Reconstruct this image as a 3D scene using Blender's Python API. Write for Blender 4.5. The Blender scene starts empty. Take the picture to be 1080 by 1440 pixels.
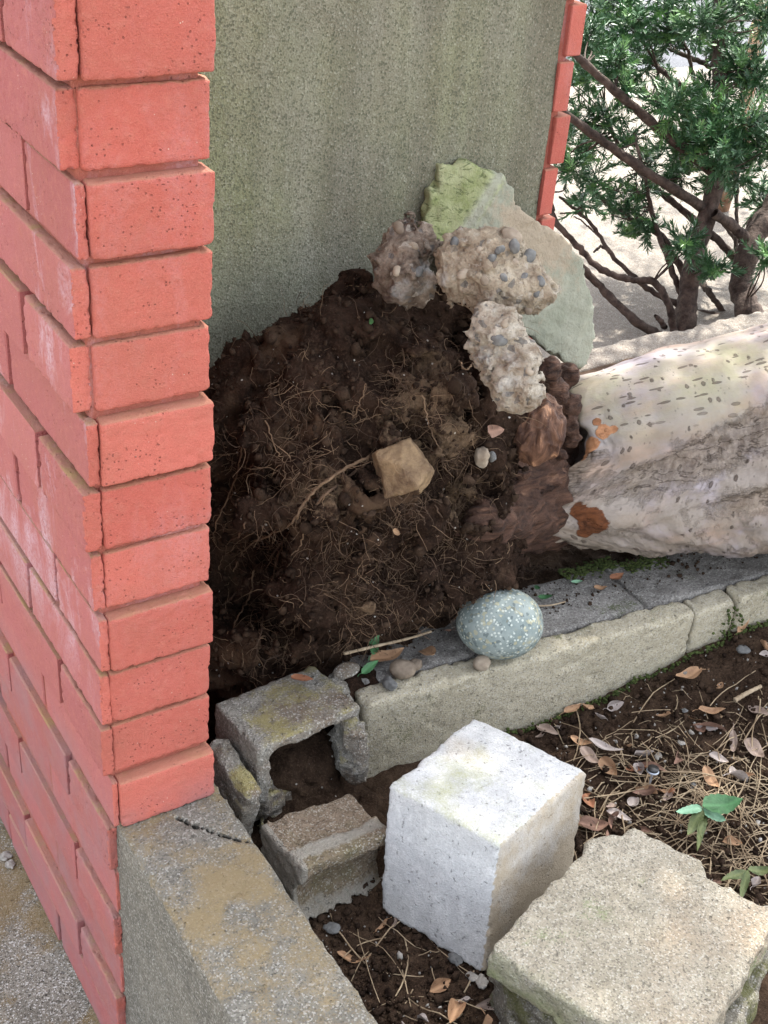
import bpy, math, random
import numpy as np
from mathutils import Vector, Matrix
random.seed(7); RNG = np.random.default_rng(11)
SC = bpy.context.scene; COL = SC.collection
PI = math.pi

# ------------------------------------------------------------------ camera
F_PX = 1806.29
YAW, PITCH, ROLL = 0.600636, 0.561749, 0.0865311
CAM = np.array([-0.359011, -1.009698, 1.097845])
_F = np.array([math.sin(YAW)*math.cos(PITCH), math.cos(YAW)*math.cos(PITCH), -math.sin(PITCH)])
_r = np.array([math.cos(YAW), -math.sin(YAW), 0.0]); _u = np.cross(_r, _F)
_R = _r*math.cos(ROLL)+_u*math.sin(ROLL); _U = -_r*math.sin(ROLL)+_u*math.cos(ROLL)
cam = bpy.data.objects.new('camera', bpy.data.cameras.new('camera')); COL.objects.link(cam)
m = Matrix.Identity(4)
for i in range(3):
    m[i][0] = _R[i]; m[i][1] = _U[i]; m[i][2] = -_F[i]; m[i][3] = CAM[i]
cam.matrix_world = m
cam.data.sensor_fit = 'VERTICAL'; cam.data.sensor_height = 36.0; cam.data.lens = 36.0*F_PX/1440.0
cam.data.clip_start = 0.02; cam.data.clip_end = 400
SC.camera = cam

# ------------------------------------------------------------------ world, sun, exposure
SUN_EL, SUN_AZ = math.radians(56), math.radians(38)       # azimuth measured from +x towards +y
w = bpy.data.worlds.new('World'); SC.world = w; w.use_nodes = True
wn = w.node_tree; bg = wn.nodes['Background']; sky = wn.nodes.new('ShaderNodeTexSky')
sky.sky_type = 'NISHITA'; sky.sun_disc = False; sky.sun_elevation = SUN_EL
sky.sun_rotation = math.pi/2 - SUN_AZ
sky.dust_density = 2.5; sky.air_density = 1.0; sky.ozone_density = 0.8
_bw = wn.nodes.new('ShaderNodeRGBToBW'); _mx = wn.nodes.new('ShaderNodeMix'); _mx.data_type = 'RGBA'; _mx.inputs[0].default_value = .78   # thin bright haze over the blue
wn.links.new(sky.outputs[0], _bw.inputs[0]); wn.links.new(sky.outputs[0], _mx.inputs[6]); wn.links.new(_bw.outputs[0], _mx.inputs[7])
wn.links.new(_mx.outputs[2], bg.inputs[0]); bg.inputs[1].default_value = 0.15
sun = bpy.data.objects.new('sun', bpy.data.lights.new('sun', 'SUN')); COL.objects.link(sun)
sun.data.energy = 2.2; sun.data.angle = math.radians(0.8); sun.data.color = (1.0, 0.95, 0.87)
_sd = Vector((math.cos(SUN_EL)*math.cos(SUN_AZ), math.cos(SUN_EL)*math.sin(SUN_AZ), math.sin(SUN_EL)))
sun.rotation_euler = _sd.to_track_quat('Z', 'Y').to_euler(); sun.location = (3, 3, 4)
vs = SC.view_settings
vs.view_transform = 'Standard'; vs.look = 'None'; vs.exposure = 2.7; vs.gamma = 1.0; vs.use_curve_mapping = False
SC.render.engine = 'CYCLES'; SC.cycles.max_bounces = 8

# ------------------------------------------------------------------ view geometry used to survey positions
def ray(u, v): return _F+_R*(u-540)/F_PX-_U*(v-720)/F_PX
def onz(u, v, z): d = ray(u, v); return CAM+d*(z-CAM[2])/d[2]
def onpl(u, v, n, p):
    d = ray(u, v); n = np.array(n, float); return CAM+d*(((np.array(p)-CAM)@n)/(d@n))
def ony(u, v, y): return onpl(u, v, (0, 1, 0), (0, y, 0))
def ond(u, v, depth): return CAM+ray(u, v)*depth
def proj(P):
    d = P-CAM; z = d@_F
    return np.stack([540+F_PX*(d@_R)/z, 720-F_PX*(d@_U)/z], -1)

# ------------------------------------------------------------------ noise
_T = RNG.permutation(256).astype(np.int32); _TV = RNG.random(256).astype(np.float32)*2-1
def vnoise(P):
    P = P.astype(np.float32); I = np.floor(P); Fr = P-I; I = I.astype(np.int32) & 255; Fr = Fr*Fr*(3-2*Fr)
    out = 0
    for dx in (0, 1):
        wx = Fr[..., 0] if dx else 1-Fr[..., 0]; a = _T[(I[..., 0]+dx) & 255]
        for dy in (0, 1):
            wy = Fr[..., 1] if dy else 1-Fr[..., 1]; b = _T[(a+I[..., 1]+dy) & 255]
            for dz in (0, 1):
                wz = Fr[..., 2] if dz else 1-Fr[..., 2]
                out = out+wx*wy*wz*_TV[_T[(b+I[..., 2]+dz) & 255]]
    return out
def fbm(P, size, octv=3, gain=.5, off=0.0):
    s = 0; a = 1.0; P = P/size+off
    for o in range(octv):
        s = s+a*vnoise(P+o*17.3); P = P*2.03; a *= gain
    return s
def ridged(P, size, octv=3, off=0.0):
    s = 0; a = 1.0; P = P/size+off
    for o in range(octv):
        s = s+a*(1-2*np.abs(vnoise(P+o*9.7))); P = P*2.1; a *= .5
    return s

# ------------------------------------------------------------------ signed distance shapes -> mesh
def rotm(rx=0, ry=0, rz=0):
    return np.array((Matrix.Rotation(rz, 3, 'Z') @ Matrix.Rotation(ry, 3, 'Y') @ Matrix.Rotation(rx, 3, 'X')))
def sd_box(P, c, h, r=0.003, R=None):
    q = P-np.array(c)
    if R is not None: q = q @ R
    q = np.abs(q)-(np.array(h)-r)
    return np.linalg.norm(np.maximum(q, 0), axis=-1)+np.minimum(q.max(-1), 0)-r
def chip_box(P, c, h, r=0.003, R=None, rr=.018, na=.006, ns=.02, off=0.0, cut=.004):
    a = sd_box(P, c, h, r, R); b = sd_box(P, c, h, rr, R)-cut
    return np.maximum(a, b+na*fbm(P, ns, 3, .6, off))
def sd_ell(P, c, r, R=None):
    q = P-np.array(c)
    if R is not None: q = q @ R
    r = np.array(r, float); k0 = np.linalg.norm(q/r, axis=-1); k1 = np.linalg.norm(q/(r*r), axis=-1)
    return k0*(k0-1)/np.maximum(k1, 1e-6)
def sd_cap(P, a, b, ra, rb):
    a = np.array(a); b = np.array(b); ab = b-a
    t = np.clip(((P-a)@ab)/(ab@ab), 0, 1)
    return np.linalg.norm(P-a-t[..., None]*ab, axis=-1)-(ra+(rb-ra)*t)
def smin(a, b, k): 
    h = np.clip(.5+.5*(b-a)/k, 0, 1); return b+(a-b)*h-k*h*(1-h)
def smax(a, b, k): return -smin(-a, -b, k)
def sd_poly2(X, Y, poly):
    poly = np.array(poly); d = np.full(X.shape, 1e9); inside = np.zeros(X.shape, bool); n = len(poly)
    for i in range(n):
        a = poly[i]; b = poly[(i+1) % n]; e = b-a
        t = np.clip(((X-a[0])*e[0]+(Y-a[1])*e[1])/(e@e), 0, 1)
        d = np.minimum(d, (X-a[0]-t*e[0])**2+(Y-a[1]-t*e[1])**2)
        if abs(e[1]) > 1e-12:
            inside ^= ((a[1] > Y) != (b[1] > Y)) & (X < (b[0]-a[0])*(Y-a[1])/(b[1]-a[1])+a[0])
    return np.sqrt(d)*np.where(inside, -1, 1)
def sd_rock(P, c, s, k=14, seed=0, R=None):
    g = np.random.default_rng(seed); n = g.normal(size=(k, 3)); n /= np.linalg.norm(n, axis=1)[:, None]
    q = (P-np.array(c))
    if R is not None: q = q @ R
    q = q/np.array(s); dd = 0.72+.28*g.random(k)
    return (q@n.T-dd).max(-1)*min(s)
def snets(f, lo, hi, h):
    lo = np.array(lo, float); hi = np.array(hi, float); n = np.ceil((hi-lo)/h).astype(int)+2
    ax = [lo[i]-h/2+h*np.arange(n[i]) for i in range(3)]
    D = np.empty(n, np.float32); step = max(1, int(300000/(n[1]*n[2])))
    for i in range(0, n[0], step):
        X, Y, Z = np.meshgrid(ax[0][i:i+step], ax[1], ax[2], indexing='ij')
        D[i:i+step] = f(np.stack([X, Y, Z], -1).reshape(-1, 3)).reshape(X.shape)
    D[0] = D[-1] = .01; D[:, 0] = D[:, -1] = .01; D[:, :, 0] = D[:, :, -1] = .01
    S = D < 0; c = [slice(0, -1), slice(1, None)]
    cnt = sum(S[c[i], c[j], c[k]].astype(np.int8) for i in (0, 1) for j in (0, 1) for k in (0, 1))
    act = (cnt > 0) & (cnt < 8); idx = np.full(act.shape, -1, np.int64); cells = np.argwhere(act); idx[act] = np.arange(len(cells))
    acc = np.zeros((len(cells), 3)); num = np.zeros(len(cells))
    cor = [(i, j, k) for i in (0, 1) for j in (0, 1) for k in (0, 1)]
    for a in cor:
        for axs in range(3):
            if a[axs]: continue
            b = list(a); b[axs] = 1
            ca = cells+np.array(a); cb = cells+np.array(b)
            da = D[ca[:, 0], ca[:, 1], ca[:, 2]]; db = D[cb[:, 0], cb[:, 1], cb[:, 2]]
            mk = (da < 0) != (db < 0); t = np.where(mk, da/np.where(mk, da-db, 1), 0)
            pnt = ca+t[:, None]*(cb-ca); acc[mk] += pnt[mk]; num[mk] += 1
    V = ax_origin = np.array([ax[0][0], ax[1][0], ax[2][0]])+h*acc/num[:, None]
    Fs = []
    for axs in range(3):
        o1, o2 = [i for i in range(3) if i != axs]
        sl0 = [slice(None)]*3; sl1 = [slice(None)]*3; sl0[axs] = slice(0, -1); sl1[axs] = slice(1, None)
        A = S[tuple(sl0)]; B = S[tuple(sl1)]; e = np.argwhere(A != B)
        e = e[(e[:, o1] > 0) & (e[:, o2] > 0) & (e[:, o1] < n[o1]-1) & (e[:, o2] < n[o2]-1)]
        def g(d1, d2):
            q = e.copy(); q[:, o1] -= d1; q[:, o2] -= d2; return idx[q[:, 0], q[:, 1], q[:, 2]]
        quad = np.stack([g(1, 1), g(0, 1), g(0, 0), g(1, 0)], 1)
        flip = A[tuple(e.T)] if len(e) else np.zeros(0, bool)
        if axs == 1: flip = ~flip
        quad[~flip] = quad[~flip][:, ::-1]; Fs.append(quad)
    return V, np.concatenate(Fs)

# ------------------------------------------------------------------ object helpers
def loc_of(o):
    v = Vector((0, 0, 0))
    while o is not None: v = v+o.location; o = o.parent
    return np.array(v)
def mesh(name, V, Fc, mats, smooth=True, midx=None):
    me = bpy.data.meshes.new(name); V = np.asarray(V, float)
    if isinstance(Fc, np.ndarray):
        nf, k = Fc.shape
        me.vertices.add(len(V)); me.vertices.foreach_set('co', V.astype(np.float32).ravel())
        me.loops.add(nf*k); me.loops.foreach_set('vertex_index', Fc.astype(np.int32).ravel())
        me.polygons.add(nf); me.polygons.foreach_set('loop_start', np.arange(0, nf*k, k, dtype=np.int32))
        me.update(calc_edges=True); me.validate()
    else:
        me.from_pydata([tuple(v) for v in V], [], [tuple(f) for f in Fc])
    for mm in (mats if isinstance(mats, (list, tuple)) else [mats]): me.materials.append(mm)
    if smooth: me.polygons.foreach_set('use_smooth', [True]*len(me.polygons))
    if midx is not None: me.polygons.foreach_set('material_index', midx)
    me.update(); return me
def tag(o, label=None, cat=None, group=None, kind=None):
    if label: o['label'] = label
    if cat: o['category'] = cat
    if group: o['group'] = group
    if kind: o['kind'] = kind
    return o
def empty(name, loc, label, cat, group=None):
    o = bpy.data.objects.new(name, None); COL.objects.link(o); o.location = loc; o.empty_display_size = .05
    return tag(o, label, cat, group)
def obj(name, V, Fc, mats, parent=None, base=None, smooth=True, midx=None):
    """V in world metres; re-based on the parent's or its own base point"""
    V = np.asarray(V, float); off = loc_of(parent) if parent is not None else np.zeros(3)
    b = np.zeros(3)
    if base is not None: b = np.array(base, float)-off
    me = mesh(name, V-off-b, Fc, mats, smooth, midx); o = bpy.data.objects.new(name, me); COL.objects.link(o)
    o.location = b; o.parent = parent
    return o
def sdo(name, f, lo, hi, h, mats, parent=None, base=None):
    V, Q = snets(f, lo, hi, h); return obj(name, V, Q, mats, parent, base)
def attr(o, name, vals):
    a = o.data.attributes.new(name, 'FLOAT', 'POINT'); a.data.foreach_set('value', np.asarray(vals, np.float32))
def tube(path, rad, seg=6, closed=True):
    path = np.asarray(path, float); n = len(path); rad = np.broadcast_to(np.asarray(rad, float), (n,))
    T = np.gradient(path, axis=0); T /= np.linalg.norm(T, axis=1)[:, None]+1e-12
    up = np.array([0, 0, 1.0]) if abs(T[0, 2]) < .9 else np.array([1.0, 0, 0]); V = []
    N = np.cross(T[0], up); N /= np.linalg.norm(N)
    for i in range(n):
        N = N-T[i]*(N@T[i]); N /= np.linalg.norm(N); B = np.cross(T[i], N)
        for k in range(seg):
            a = 2*PI*k/seg; V.append(path[i]+rad[i]*(math.cos(a)*N+math.sin(a)*B))
    Q = [(i*seg+k, i*seg+(k+1) % seg, (i+1)*seg+(k+1) % seg, (i+1)*seg+k) for i in range(n-1) for k in range(seg)]
    return np.array(V), np.array(Q, int)
def spline(pts, n):
    pts = np.asarray(pts, float); k = len(pts)
    P = np.vstack([2*pts[0]-pts[1], pts, 2*pts[-1]-pts[-2]]); out = []
    for t in np.linspace(0, k-1-1e-9, n):
        i = int(t); u = t-i; p0, p1, p2, p3 = P[i:i+4]
        out.append(.5*((2*p1)+(-p0+p2)*u+(2*p0-5*p1+4*p2-p3)*u*u+(-p0+3*p1-3*p2+p3)*u**3))
    return np.array(out)
class Bag:
    """collects many small meshes that are one part or one mass"""
    def __init__(s): s.V = []; s.F = []; s.n = 0
    def add(s, V, Fc): s.V.append(V); s.F.append(np.asarray(Fc)+s.n); s.n += len(V)
    def build(s, name, mats, parent=None, base=None, smooth=True):
        return obj(name, np.vstack(s.V), np.vstack(s.F), mats, parent, base, smooth)
def box_mesh(lo, hi, bev=.0015):
    lo = np.array(lo, float); hi = np.array(hi, float); c = (lo+hi)/2; h = (hi-lo)/2
    V = []; idx = {}
    for sx in (-1, 1):
        for sy in (-1, 1):
            for sz in (-1, 1):
                s = np.array([sx, sy, sz])
                for a in range(3):
                    q = h-bev; q = q.copy(); q[a] = h[a]; idx[(sx, sy, sz, a)] = len(V); V.append(c+s*q)
    Fc = []
    for a in range(3):
        b, d = [(1, 2), (2, 0), (0, 1)][a]
        for s in (-1, 1):
            cs = [(-1, -1), (1, -1), (1, 1), (-1, 1)]; f = []
            for (u, v) in cs:
                k = [0, 0, 0]; k[a] = s; k[b] = u; k[d] = v; f.append(idx[(*k, a)])
            Fc.append(f if s > 0 else f[::-1])
    for a in range(3):                                    # edge chamfers
        b, d = [(1, 2), (2, 0), (0, 1)][a]
        for u in (-1, 1):
            for v in (-1, 1):
                k0 = [0, 0, 0]; k0[b] = u; k0[d] = v; k1 = list(k0); k0[a] = -1; k1[a] = 1
                f = [idx[(*k0, b)], idx[(*k1, b)], idx[(*k1, d)], idx[(*k0, d)]]
                Fc.append(f if u*v < 0 else f[::-1])
    for sx in (-1, 1):
        for sy in (-1, 1):
            for sz in (-1, 1):
                f = [idx[(sx, sy, sz, a)] for a in range(3)]; Fc.append(f if sx*sy*sz > 0 else f[::-1])
    return np.array(V), Fc

# ------------------------------------------------------------------ materials
class NT:
    def __init__(s, name, rough=.9, spec=.25):
        s.m = bpy.data.materials.new(name); s.m.use_nodes = True; s.t = s.m.node_tree
        s.b = s.t.nodes['Principled BSDF']; s.b.inputs['Roughness'].default_value = rough
        s.b.inputs['Specular IOR Level'].default_value = spec; s.co = s.t.nodes.new('ShaderNodeTexCoord').outputs['Object']
    def put(s, sock, v):
        if isinstance(v, bpy.types.NodeSocket): s.t.links.new(v, sock)
        elif isinstance(v, (tuple, list)): sock.default_value = (*v, 1.0) if len(v) == 3 and sock.type == 'RGBA' else v
        else: sock.default_value = v
    def map(s, scale=(1, 1, 1), loc=(0, 0, 0), v=None):
        n = s.t.nodes.new('ShaderNodeMapping'); s.put(n.inputs[0], v or s.co); n.inputs['Scale'].default_value = scale; n.inputs['Location'].default_value = loc
        return n.outputs[0]
    def noise(s, scale, detail=4, rough=.55, v=None, dist=0.0):
        n = s.t.nodes.new('ShaderNodeTexNoise'); s.put(n.inputs['Vector'], v or s.co)
        for k, x in (('Scale', scale), ('Detail', detail), ('Roughness', rough), ('Distortion', dist)): s.put(n.inputs[k], x)
        return n.outputs['Fac']
    def vor(s, scale, out='Distance', feature='F1', v=None, rnd=1.0):
        n = s.t.nodes.new('ShaderNodeTexVoronoi'); n.feature = feature; s.put(n.inputs['Vector'], v or s.co); s.put(n.inputs['Scale'], scale); s.put(n.inputs['Randomness'], rnd)
        return n.outputs[out]
    def ramp(s, fac, *stops, interp='LINEAR'):
        n = s.t.nodes.new('ShaderNodeValToRGB'); s.put(n.inputs[0], fac); e = n.color_ramp.elements; n.color_ramp.interpolation = interp
        while len(e) < len(stops): e.new(.5)
        for el, (p, c) in zip(e, stops):
            el.position = p; el.color = (*c, 1) if isinstance(c, (tuple, list)) else (c, c, c, 1)
        return n.outputs[0]
    def step(s, fac, a, b): return s.ramp(fac, (a, 0.0), (b, 1.0)) if a < b else s.ramp(fac, (b, 1.0), (a, 0.0))
    def mix(s, fac, a, b, mode='MIX'):
        n = s.t.nodes.new('ShaderNodeMix'); n.data_type = 'RGBA'; n.blend_type = mode
        s.put(n.inputs[0], fac); s.put(n.inputs[6], a); s.put(n.inputs[7], b); return n.outputs[2]
    def math(s, op, a, b=0.0, c=None):
        n = s.t.nodes.new('ShaderNodeMath'); n.operation = op; s.put(n.inputs[0], a); s.put(n.inputs[1], b)
        if c is not None: s.put(n.inputs[2], c)
        return n.outputs[0]
    def sepn(s):
        n = s.t.nodes.new('ShaderNodeNewGeometry'); q = s.t.nodes.new('ShaderNodeSeparateXYZ'); s.t.links.new(n.outputs['Normal'], q.inputs[0]); return q.outputs
    def pos(s):
        return s.t.nodes.new('ShaderNodeNewGeometry').outputs['Position']
    def sep(s, v):
        q = s.t.nodes.new('ShaderNodeSeparateXYZ'); s.put(q.inputs[0], v); return q.outputs
    def rnd(s): return s.t.nodes.new('ShaderNodeObjectInfo').outputs['Random']
    def att(s, name):
        n = s.t.nodes.new('ShaderNodeAttribute'); n.attribute_name = name; return n.outputs['Fac']
    def col(s, c): s.put(s.b.inputs['Base Color'], c)
    def rough(s, c): s.put(s.b.inputs['Roughness'], c)
    def bump(s, *layers):
        prev = None
        for h, d in layers:
            n = s.t.nodes.new('ShaderNodeBump'); s.put(n.inputs['Height'], h); n.inputs['Distance'].default_value = d; n.inputs['Strength'].default_value = 1.0
            if prev is not None: s.t.links.new(prev, n.inputs['Normal'])
            prev = n.outputs[0]
        s.t.links.new(prev, s.b.inputs['Normal'])

def m_concrete(name, base, dark, light=(.55, .54, .5), moss=None, moss_at=(.52, .62), moss_scale=14, stain=None, speck=1.0, rough=.92, bump=1.0, up_moss=False, gs=1.0, world=False, dirt=None, pale=None):
    t = NT(name, rough)
    if world: t.co = t.pos()
    big = t.noise(9*gs, 5, .6); mid = t.noise(60*gs, 4, .6); fine = t.noise(420, 3, .7)
    c = t.mix(t.step(big, .35, .65), dark, base)
    c = t.mix(t.math('MULTIPLY', t.step(mid, .45, .7), .5), c, tuple(min(1, x*1.35) for x in base))
    if stain: c = t.mix(t.step(t.noise(7*gs, 5, .65, t.map(loc=(3.1, 5.7, 1.9))), .5, .66), c, stain)
    g = t.vor(520, 'Color'); gv = t.sep(g)[0]
    c = t.mix(t.math('MULTIPLY', t.step(gv, .80, .9), .55*speck), c, light)
    c = t.mix(t.math('MULTIPLY', t.step(gv, .24, .12), .65*speck), c, tuple(x*.35 for x in base))
    c = t.mix(t.math('MULTIPLY', t.step(fine, .35, .62), .35), c, tuple(x*.55 for x in base))
    pits = t.step(t.noise(170, 2, .5, t.map(loc=(1, 2, 3))), .36, .27)
    c = t.mix(t.math('MULTIPLY', pits, .6), c, tuple(x*.3 for x in base))
    if moss:
        f = t.step(t.math('ADD', t.noise(moss_scale, 5, .65, t.map(loc=(7, 1, 4))), t.math('MULTIPLY', t.math('SUBTRACT', fine, .5), .35)), *moss_at)
        if up_moss: f = t.math('MULTIPLY', f, t.step(t.sepn()[2], .3, .7))
        c = t.mix(t.math('MULTIPLY', f, .8), c, moss)
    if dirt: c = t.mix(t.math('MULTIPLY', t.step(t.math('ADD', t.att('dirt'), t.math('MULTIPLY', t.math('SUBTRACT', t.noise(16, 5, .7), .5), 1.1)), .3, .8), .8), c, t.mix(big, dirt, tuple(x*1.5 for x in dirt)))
    if pale: c = t.mix(t.math('MULTIPLY', t.step(t.math('ADD', t.att('pale'), t.math('MULTIPLY', t.math('SUBTRACT', mid, .5), 1.8)), .35, .75), .8), c, t.mix(fine, pale, tuple(x*.6 for x in pale)))
    t.col(c)
    t.bump((mid, .0025*bump), (t.math('SUBTRACT', fine, t.math('MULTIPLY', pits, .8)), .0016*bump), (t.vor(520), .0006*bump))
    return t.m

def m_brick(name, lav=.35, lichen=.5, base=(.50, .128, .098), dark=(.41, .100, .078)):
    t = NT(name, .88); t.co = t.pos(); r = t.rnd()
    n1 = t.noise(14, 4, .6); n2 = t.noise(110, 4, .6); f = t.noise(520, 2, .6)
    c = t.mix(n1, dark, base)
    c = t.mix(t.math('MULTIPLY', r, .6), c, tuple(min(1, x*1.15)*k for x, k in zip(base, (1.0, 1.15, 1.15)))); r2 = t.math('FRACT', t.math('MULTIPLY', r, 7.31)); c = t.mix(t.math('MULTIPLY', t.step(r2, .45, 1.0), .5), c, tuple(x*.72 for x in base))
    c = t.mix(t.math('MULTIPLY', t.step(n2, .5, .75), .35), c, (.50, .19, .14))
    c = t.mix(t.math('MULTIPLY', t.step(t.noise(7, 5, .65, t.map(loc=(6, 2, 9))), .45, .7), .42), c, (.30, .12, .085))
    gr_ = t.noise(900, 2, .7); c = t.mix(t.math('MULTIPLY', t.step(gr_, .5, .68), .38), c, (.25, .065, .05)); c = t.mix(t.math('MULTIPLY', t.step(gr_, .42, .3), .32), c, (.62, .26, .20))
    # pale efflorescence running down some bricks
    v = t.map(scale=(16, 16, 7)); st = t.noise(1.0, 6, .7, v, .6); zz = t.sep(t.pos())[2]
    eff = t.math('MULTIPLY', t.step(t.math('ADD', st, t.math('MULTIPLY', t.math('SUBTRACT', t.noise(3.2, 2, .5), .5), .9)), .47, .68), t.math('MULTIPLY', t.math('MULTIPLY', t.step(zz, .12, .32), t.step(zz, .95, .75)), lav))
    c = t.mix(t.math('MULTIPLY', eff, t.step(t.noise(240, 3, .7), .3, .55)), c, (.56, .45, .52))
    # pits and grit
    p = t.step(t.vor(190, v=t.map(loc=(.3, .1, .7))), .20, .10); gate = t.step(t.noise(26, 3, .6), .48, .58)
    p = t.math('MULTIPLY', p, gate)
    c = t.mix(t.math('MULTIPLY', p, .42), c, (.15, .05, .04))
    w_ = t.math('MULTIPLY', t.step(t.vor(150, v=t.map(loc=(.7, .9, .2))), .11, .07), t.step(t.noise(16, 3, .6, t.map(loc=(5, 5, 5))), .55, .63))
    c = t.mix(t.math('MULTIPLY', w_, .7), c, (.6, .5, .42))
    up = t.step(t.sepn()[2], .35, .75)
    c = t.mix(t.math('MULTIPLY', up, .55), c, (.33, .19, .12))
    li = t.math('MULTIPLY', t.math('MULTIPLY', up, t.step(t.noise(13, 5, .75, t.map(loc=(2, 8, 3))), .50, .62)), t.math('MULTIPLY', lichen, .8))
    c = t.mix(li, c, (.30, .20, .085))
    c = t.mix(t.math('MULTIPLY', t.math('MULTIPLY', t.step(zz, .05, -.3), t.step(t.noise(12, 5, .65, t.map(loc=(8, 1, 2))), .4, .65)), .6), c, (.27, .16, .17))
    t.col(c)
    t.bump((n2, .0014), (f, .0010), (gr_, .0006), (t.math('SUBTRACT', 1.0, p), .0015))
    return t.m

def m_panel():
    t = NT('washed_aggregate_concrete', .9); t.co = t.pos()
    v = t.map(scale=(9, 9, 1.1)); st = t.noise(1, 5, .62, v)
    st2 = t.noise(1, 4, .6, t.map(scale=(22, 22, 1.6), loc=(4, 2, 1)))
    blot = t.noise(5, 4, .6)
    c = t.mix(t.step(st, .30, .70), (.165, .165, .12), (.30, .29, .22))
    x = t.sep(t.pos()); left = t.step(x[0], .42, .18); mid = t.step(x[0], .35, .62)
    g = t.math('MULTIPLY', t.math('ADD', t.math('MULTIPLY', left, .8), t.math('MULTIPLY', t.step(blot, .42, .66), .45)), .72)
    c = t.mix(g, c, (.27, .31, .135))
    c = t.mix(t.math('MULTIPLY', t.step(st2, .46, .72), .5), c, (.34, .335, .28))
    c = t.mix(t.math('MULTIPLY', t.math('MULTIPLY', mid, t.step(t.noise(1, 4, .6, t.map(scale=(14, 14, 1.0), loc=(9, 3, 2))), .40, .65)), .75), c, (.125, .105, .08))
    c = t.mix(t.math('MULTIPLY', t.step(x[2], .52, .34), .45), c, (.20, .235, .215))
    gr = t.sep(t.vor(400, 'Color')); c = t.mix(t.math('MULTIPLY', t.step(gr[0], .86, .93), .32), c, (.44, .44, .36))
    c = t.mix(t.math('MULTIPLY', t.step(gr[1], .26, .14), .6), c, (.07, .075, .05))
    f = t.noise(400, 3, .7); c = t.mix(t.math('MULTIPLY', t.step(f, .42, .62), .45), c, (.10, .105, .07))
    t.col(c); t.bump((t.noise(60, 4, .6), .0015), (t.vor(400), .0010), (f, .0012)); return t.m

def m_soil(name, a=(.030, .018, .012), b=(.085, .055, .036), tan=None, tatt=False):
    t = NT(name, 1.0, .1); t.co = t.pos()
    n = t.noise(26, 6, .7); f = t.noise(330, 4, .7); c = t.mix(t.step(n, .38, .68), a, b)
    c = t.mix(t.math('MULTIPLY', t.step(f, .5, .7), .5), c, tuple(x*1.9 for x in b))
    if tan: c = t.mix(t.math('MULTIPLY', t.step(t.noise(9, 5, .65, t.map(loc=(1.3, 4, 2))), .53, .66), .7), c, tan)
    if tatt: c = t.mix(t.math('MULTIPLY', t.step(t.math('ADD', t.att('tan'), t.math('MULTIPLY', t.math('SUBTRACT', t.noise(75, 6, .75), .5), 2.6)), .45, .9), .8), c, t.mix(f, (.09, .058, .035), (.26, .18, .115)))
    g = t.sep(t.vor(210, 'Color'))[0]; d = t.vor(210)
    wsp = t.math('MULTIPLY', t.step(g, .985, .99), t.step(d, .32, .25)); c = t.mix(wsp, c, (.5, .47, .42))
    t.col(c); t.bump((t.noise(70, 5, .7), .006), (f, .003)); return t.m

def m_simple(name, c1, c2, scale=60, rough=.8, bump=.0006, spec=.3, sss=0, rnd=0.0, fs=400):
    t = NT(name, rough, spec); n = t.noise(scale, 5, .65); c = t.mix(t.step(n, .35, .68), c1, c2)
    if rnd: c = t.mix(t.math('MULTIPLY', t.rnd(), rnd), c, tuple(min(1, x*1.7) for x in c2))
    t.col(c); t.bump((n, bump*2), (t.noise(fs, 3, .6), bump)); return t.m

def m_leaf(name, c1, c2, green=False):
    t = NT(name, .55 if green else .75, .35); n = t.noise(70, 4, .6); c = t.mix(t.step(n, .35, .7), c1, c2)
    sp = t.math('MULTIPLY', t.step(t.noise(260, 2, .5), .64, .7), 0.0 if green else .7); c = t.mix(sp, c, tuple(x*.3 for x in c1))
    vy = t.math('ABSOLUTE', t.sep(t.co)[1]); c = t.mix(t.math('MULTIPLY', t.step(vy, .0009, .0004), .5), c, tuple(min(1, x*1.5) for x in c2))
    t.col(c); t.b.inputs['Transmission Weight'].default_value = 0
    t.bump((n, .001), (t.noise(300, 2, .5), .0004)); return t.m

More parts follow.
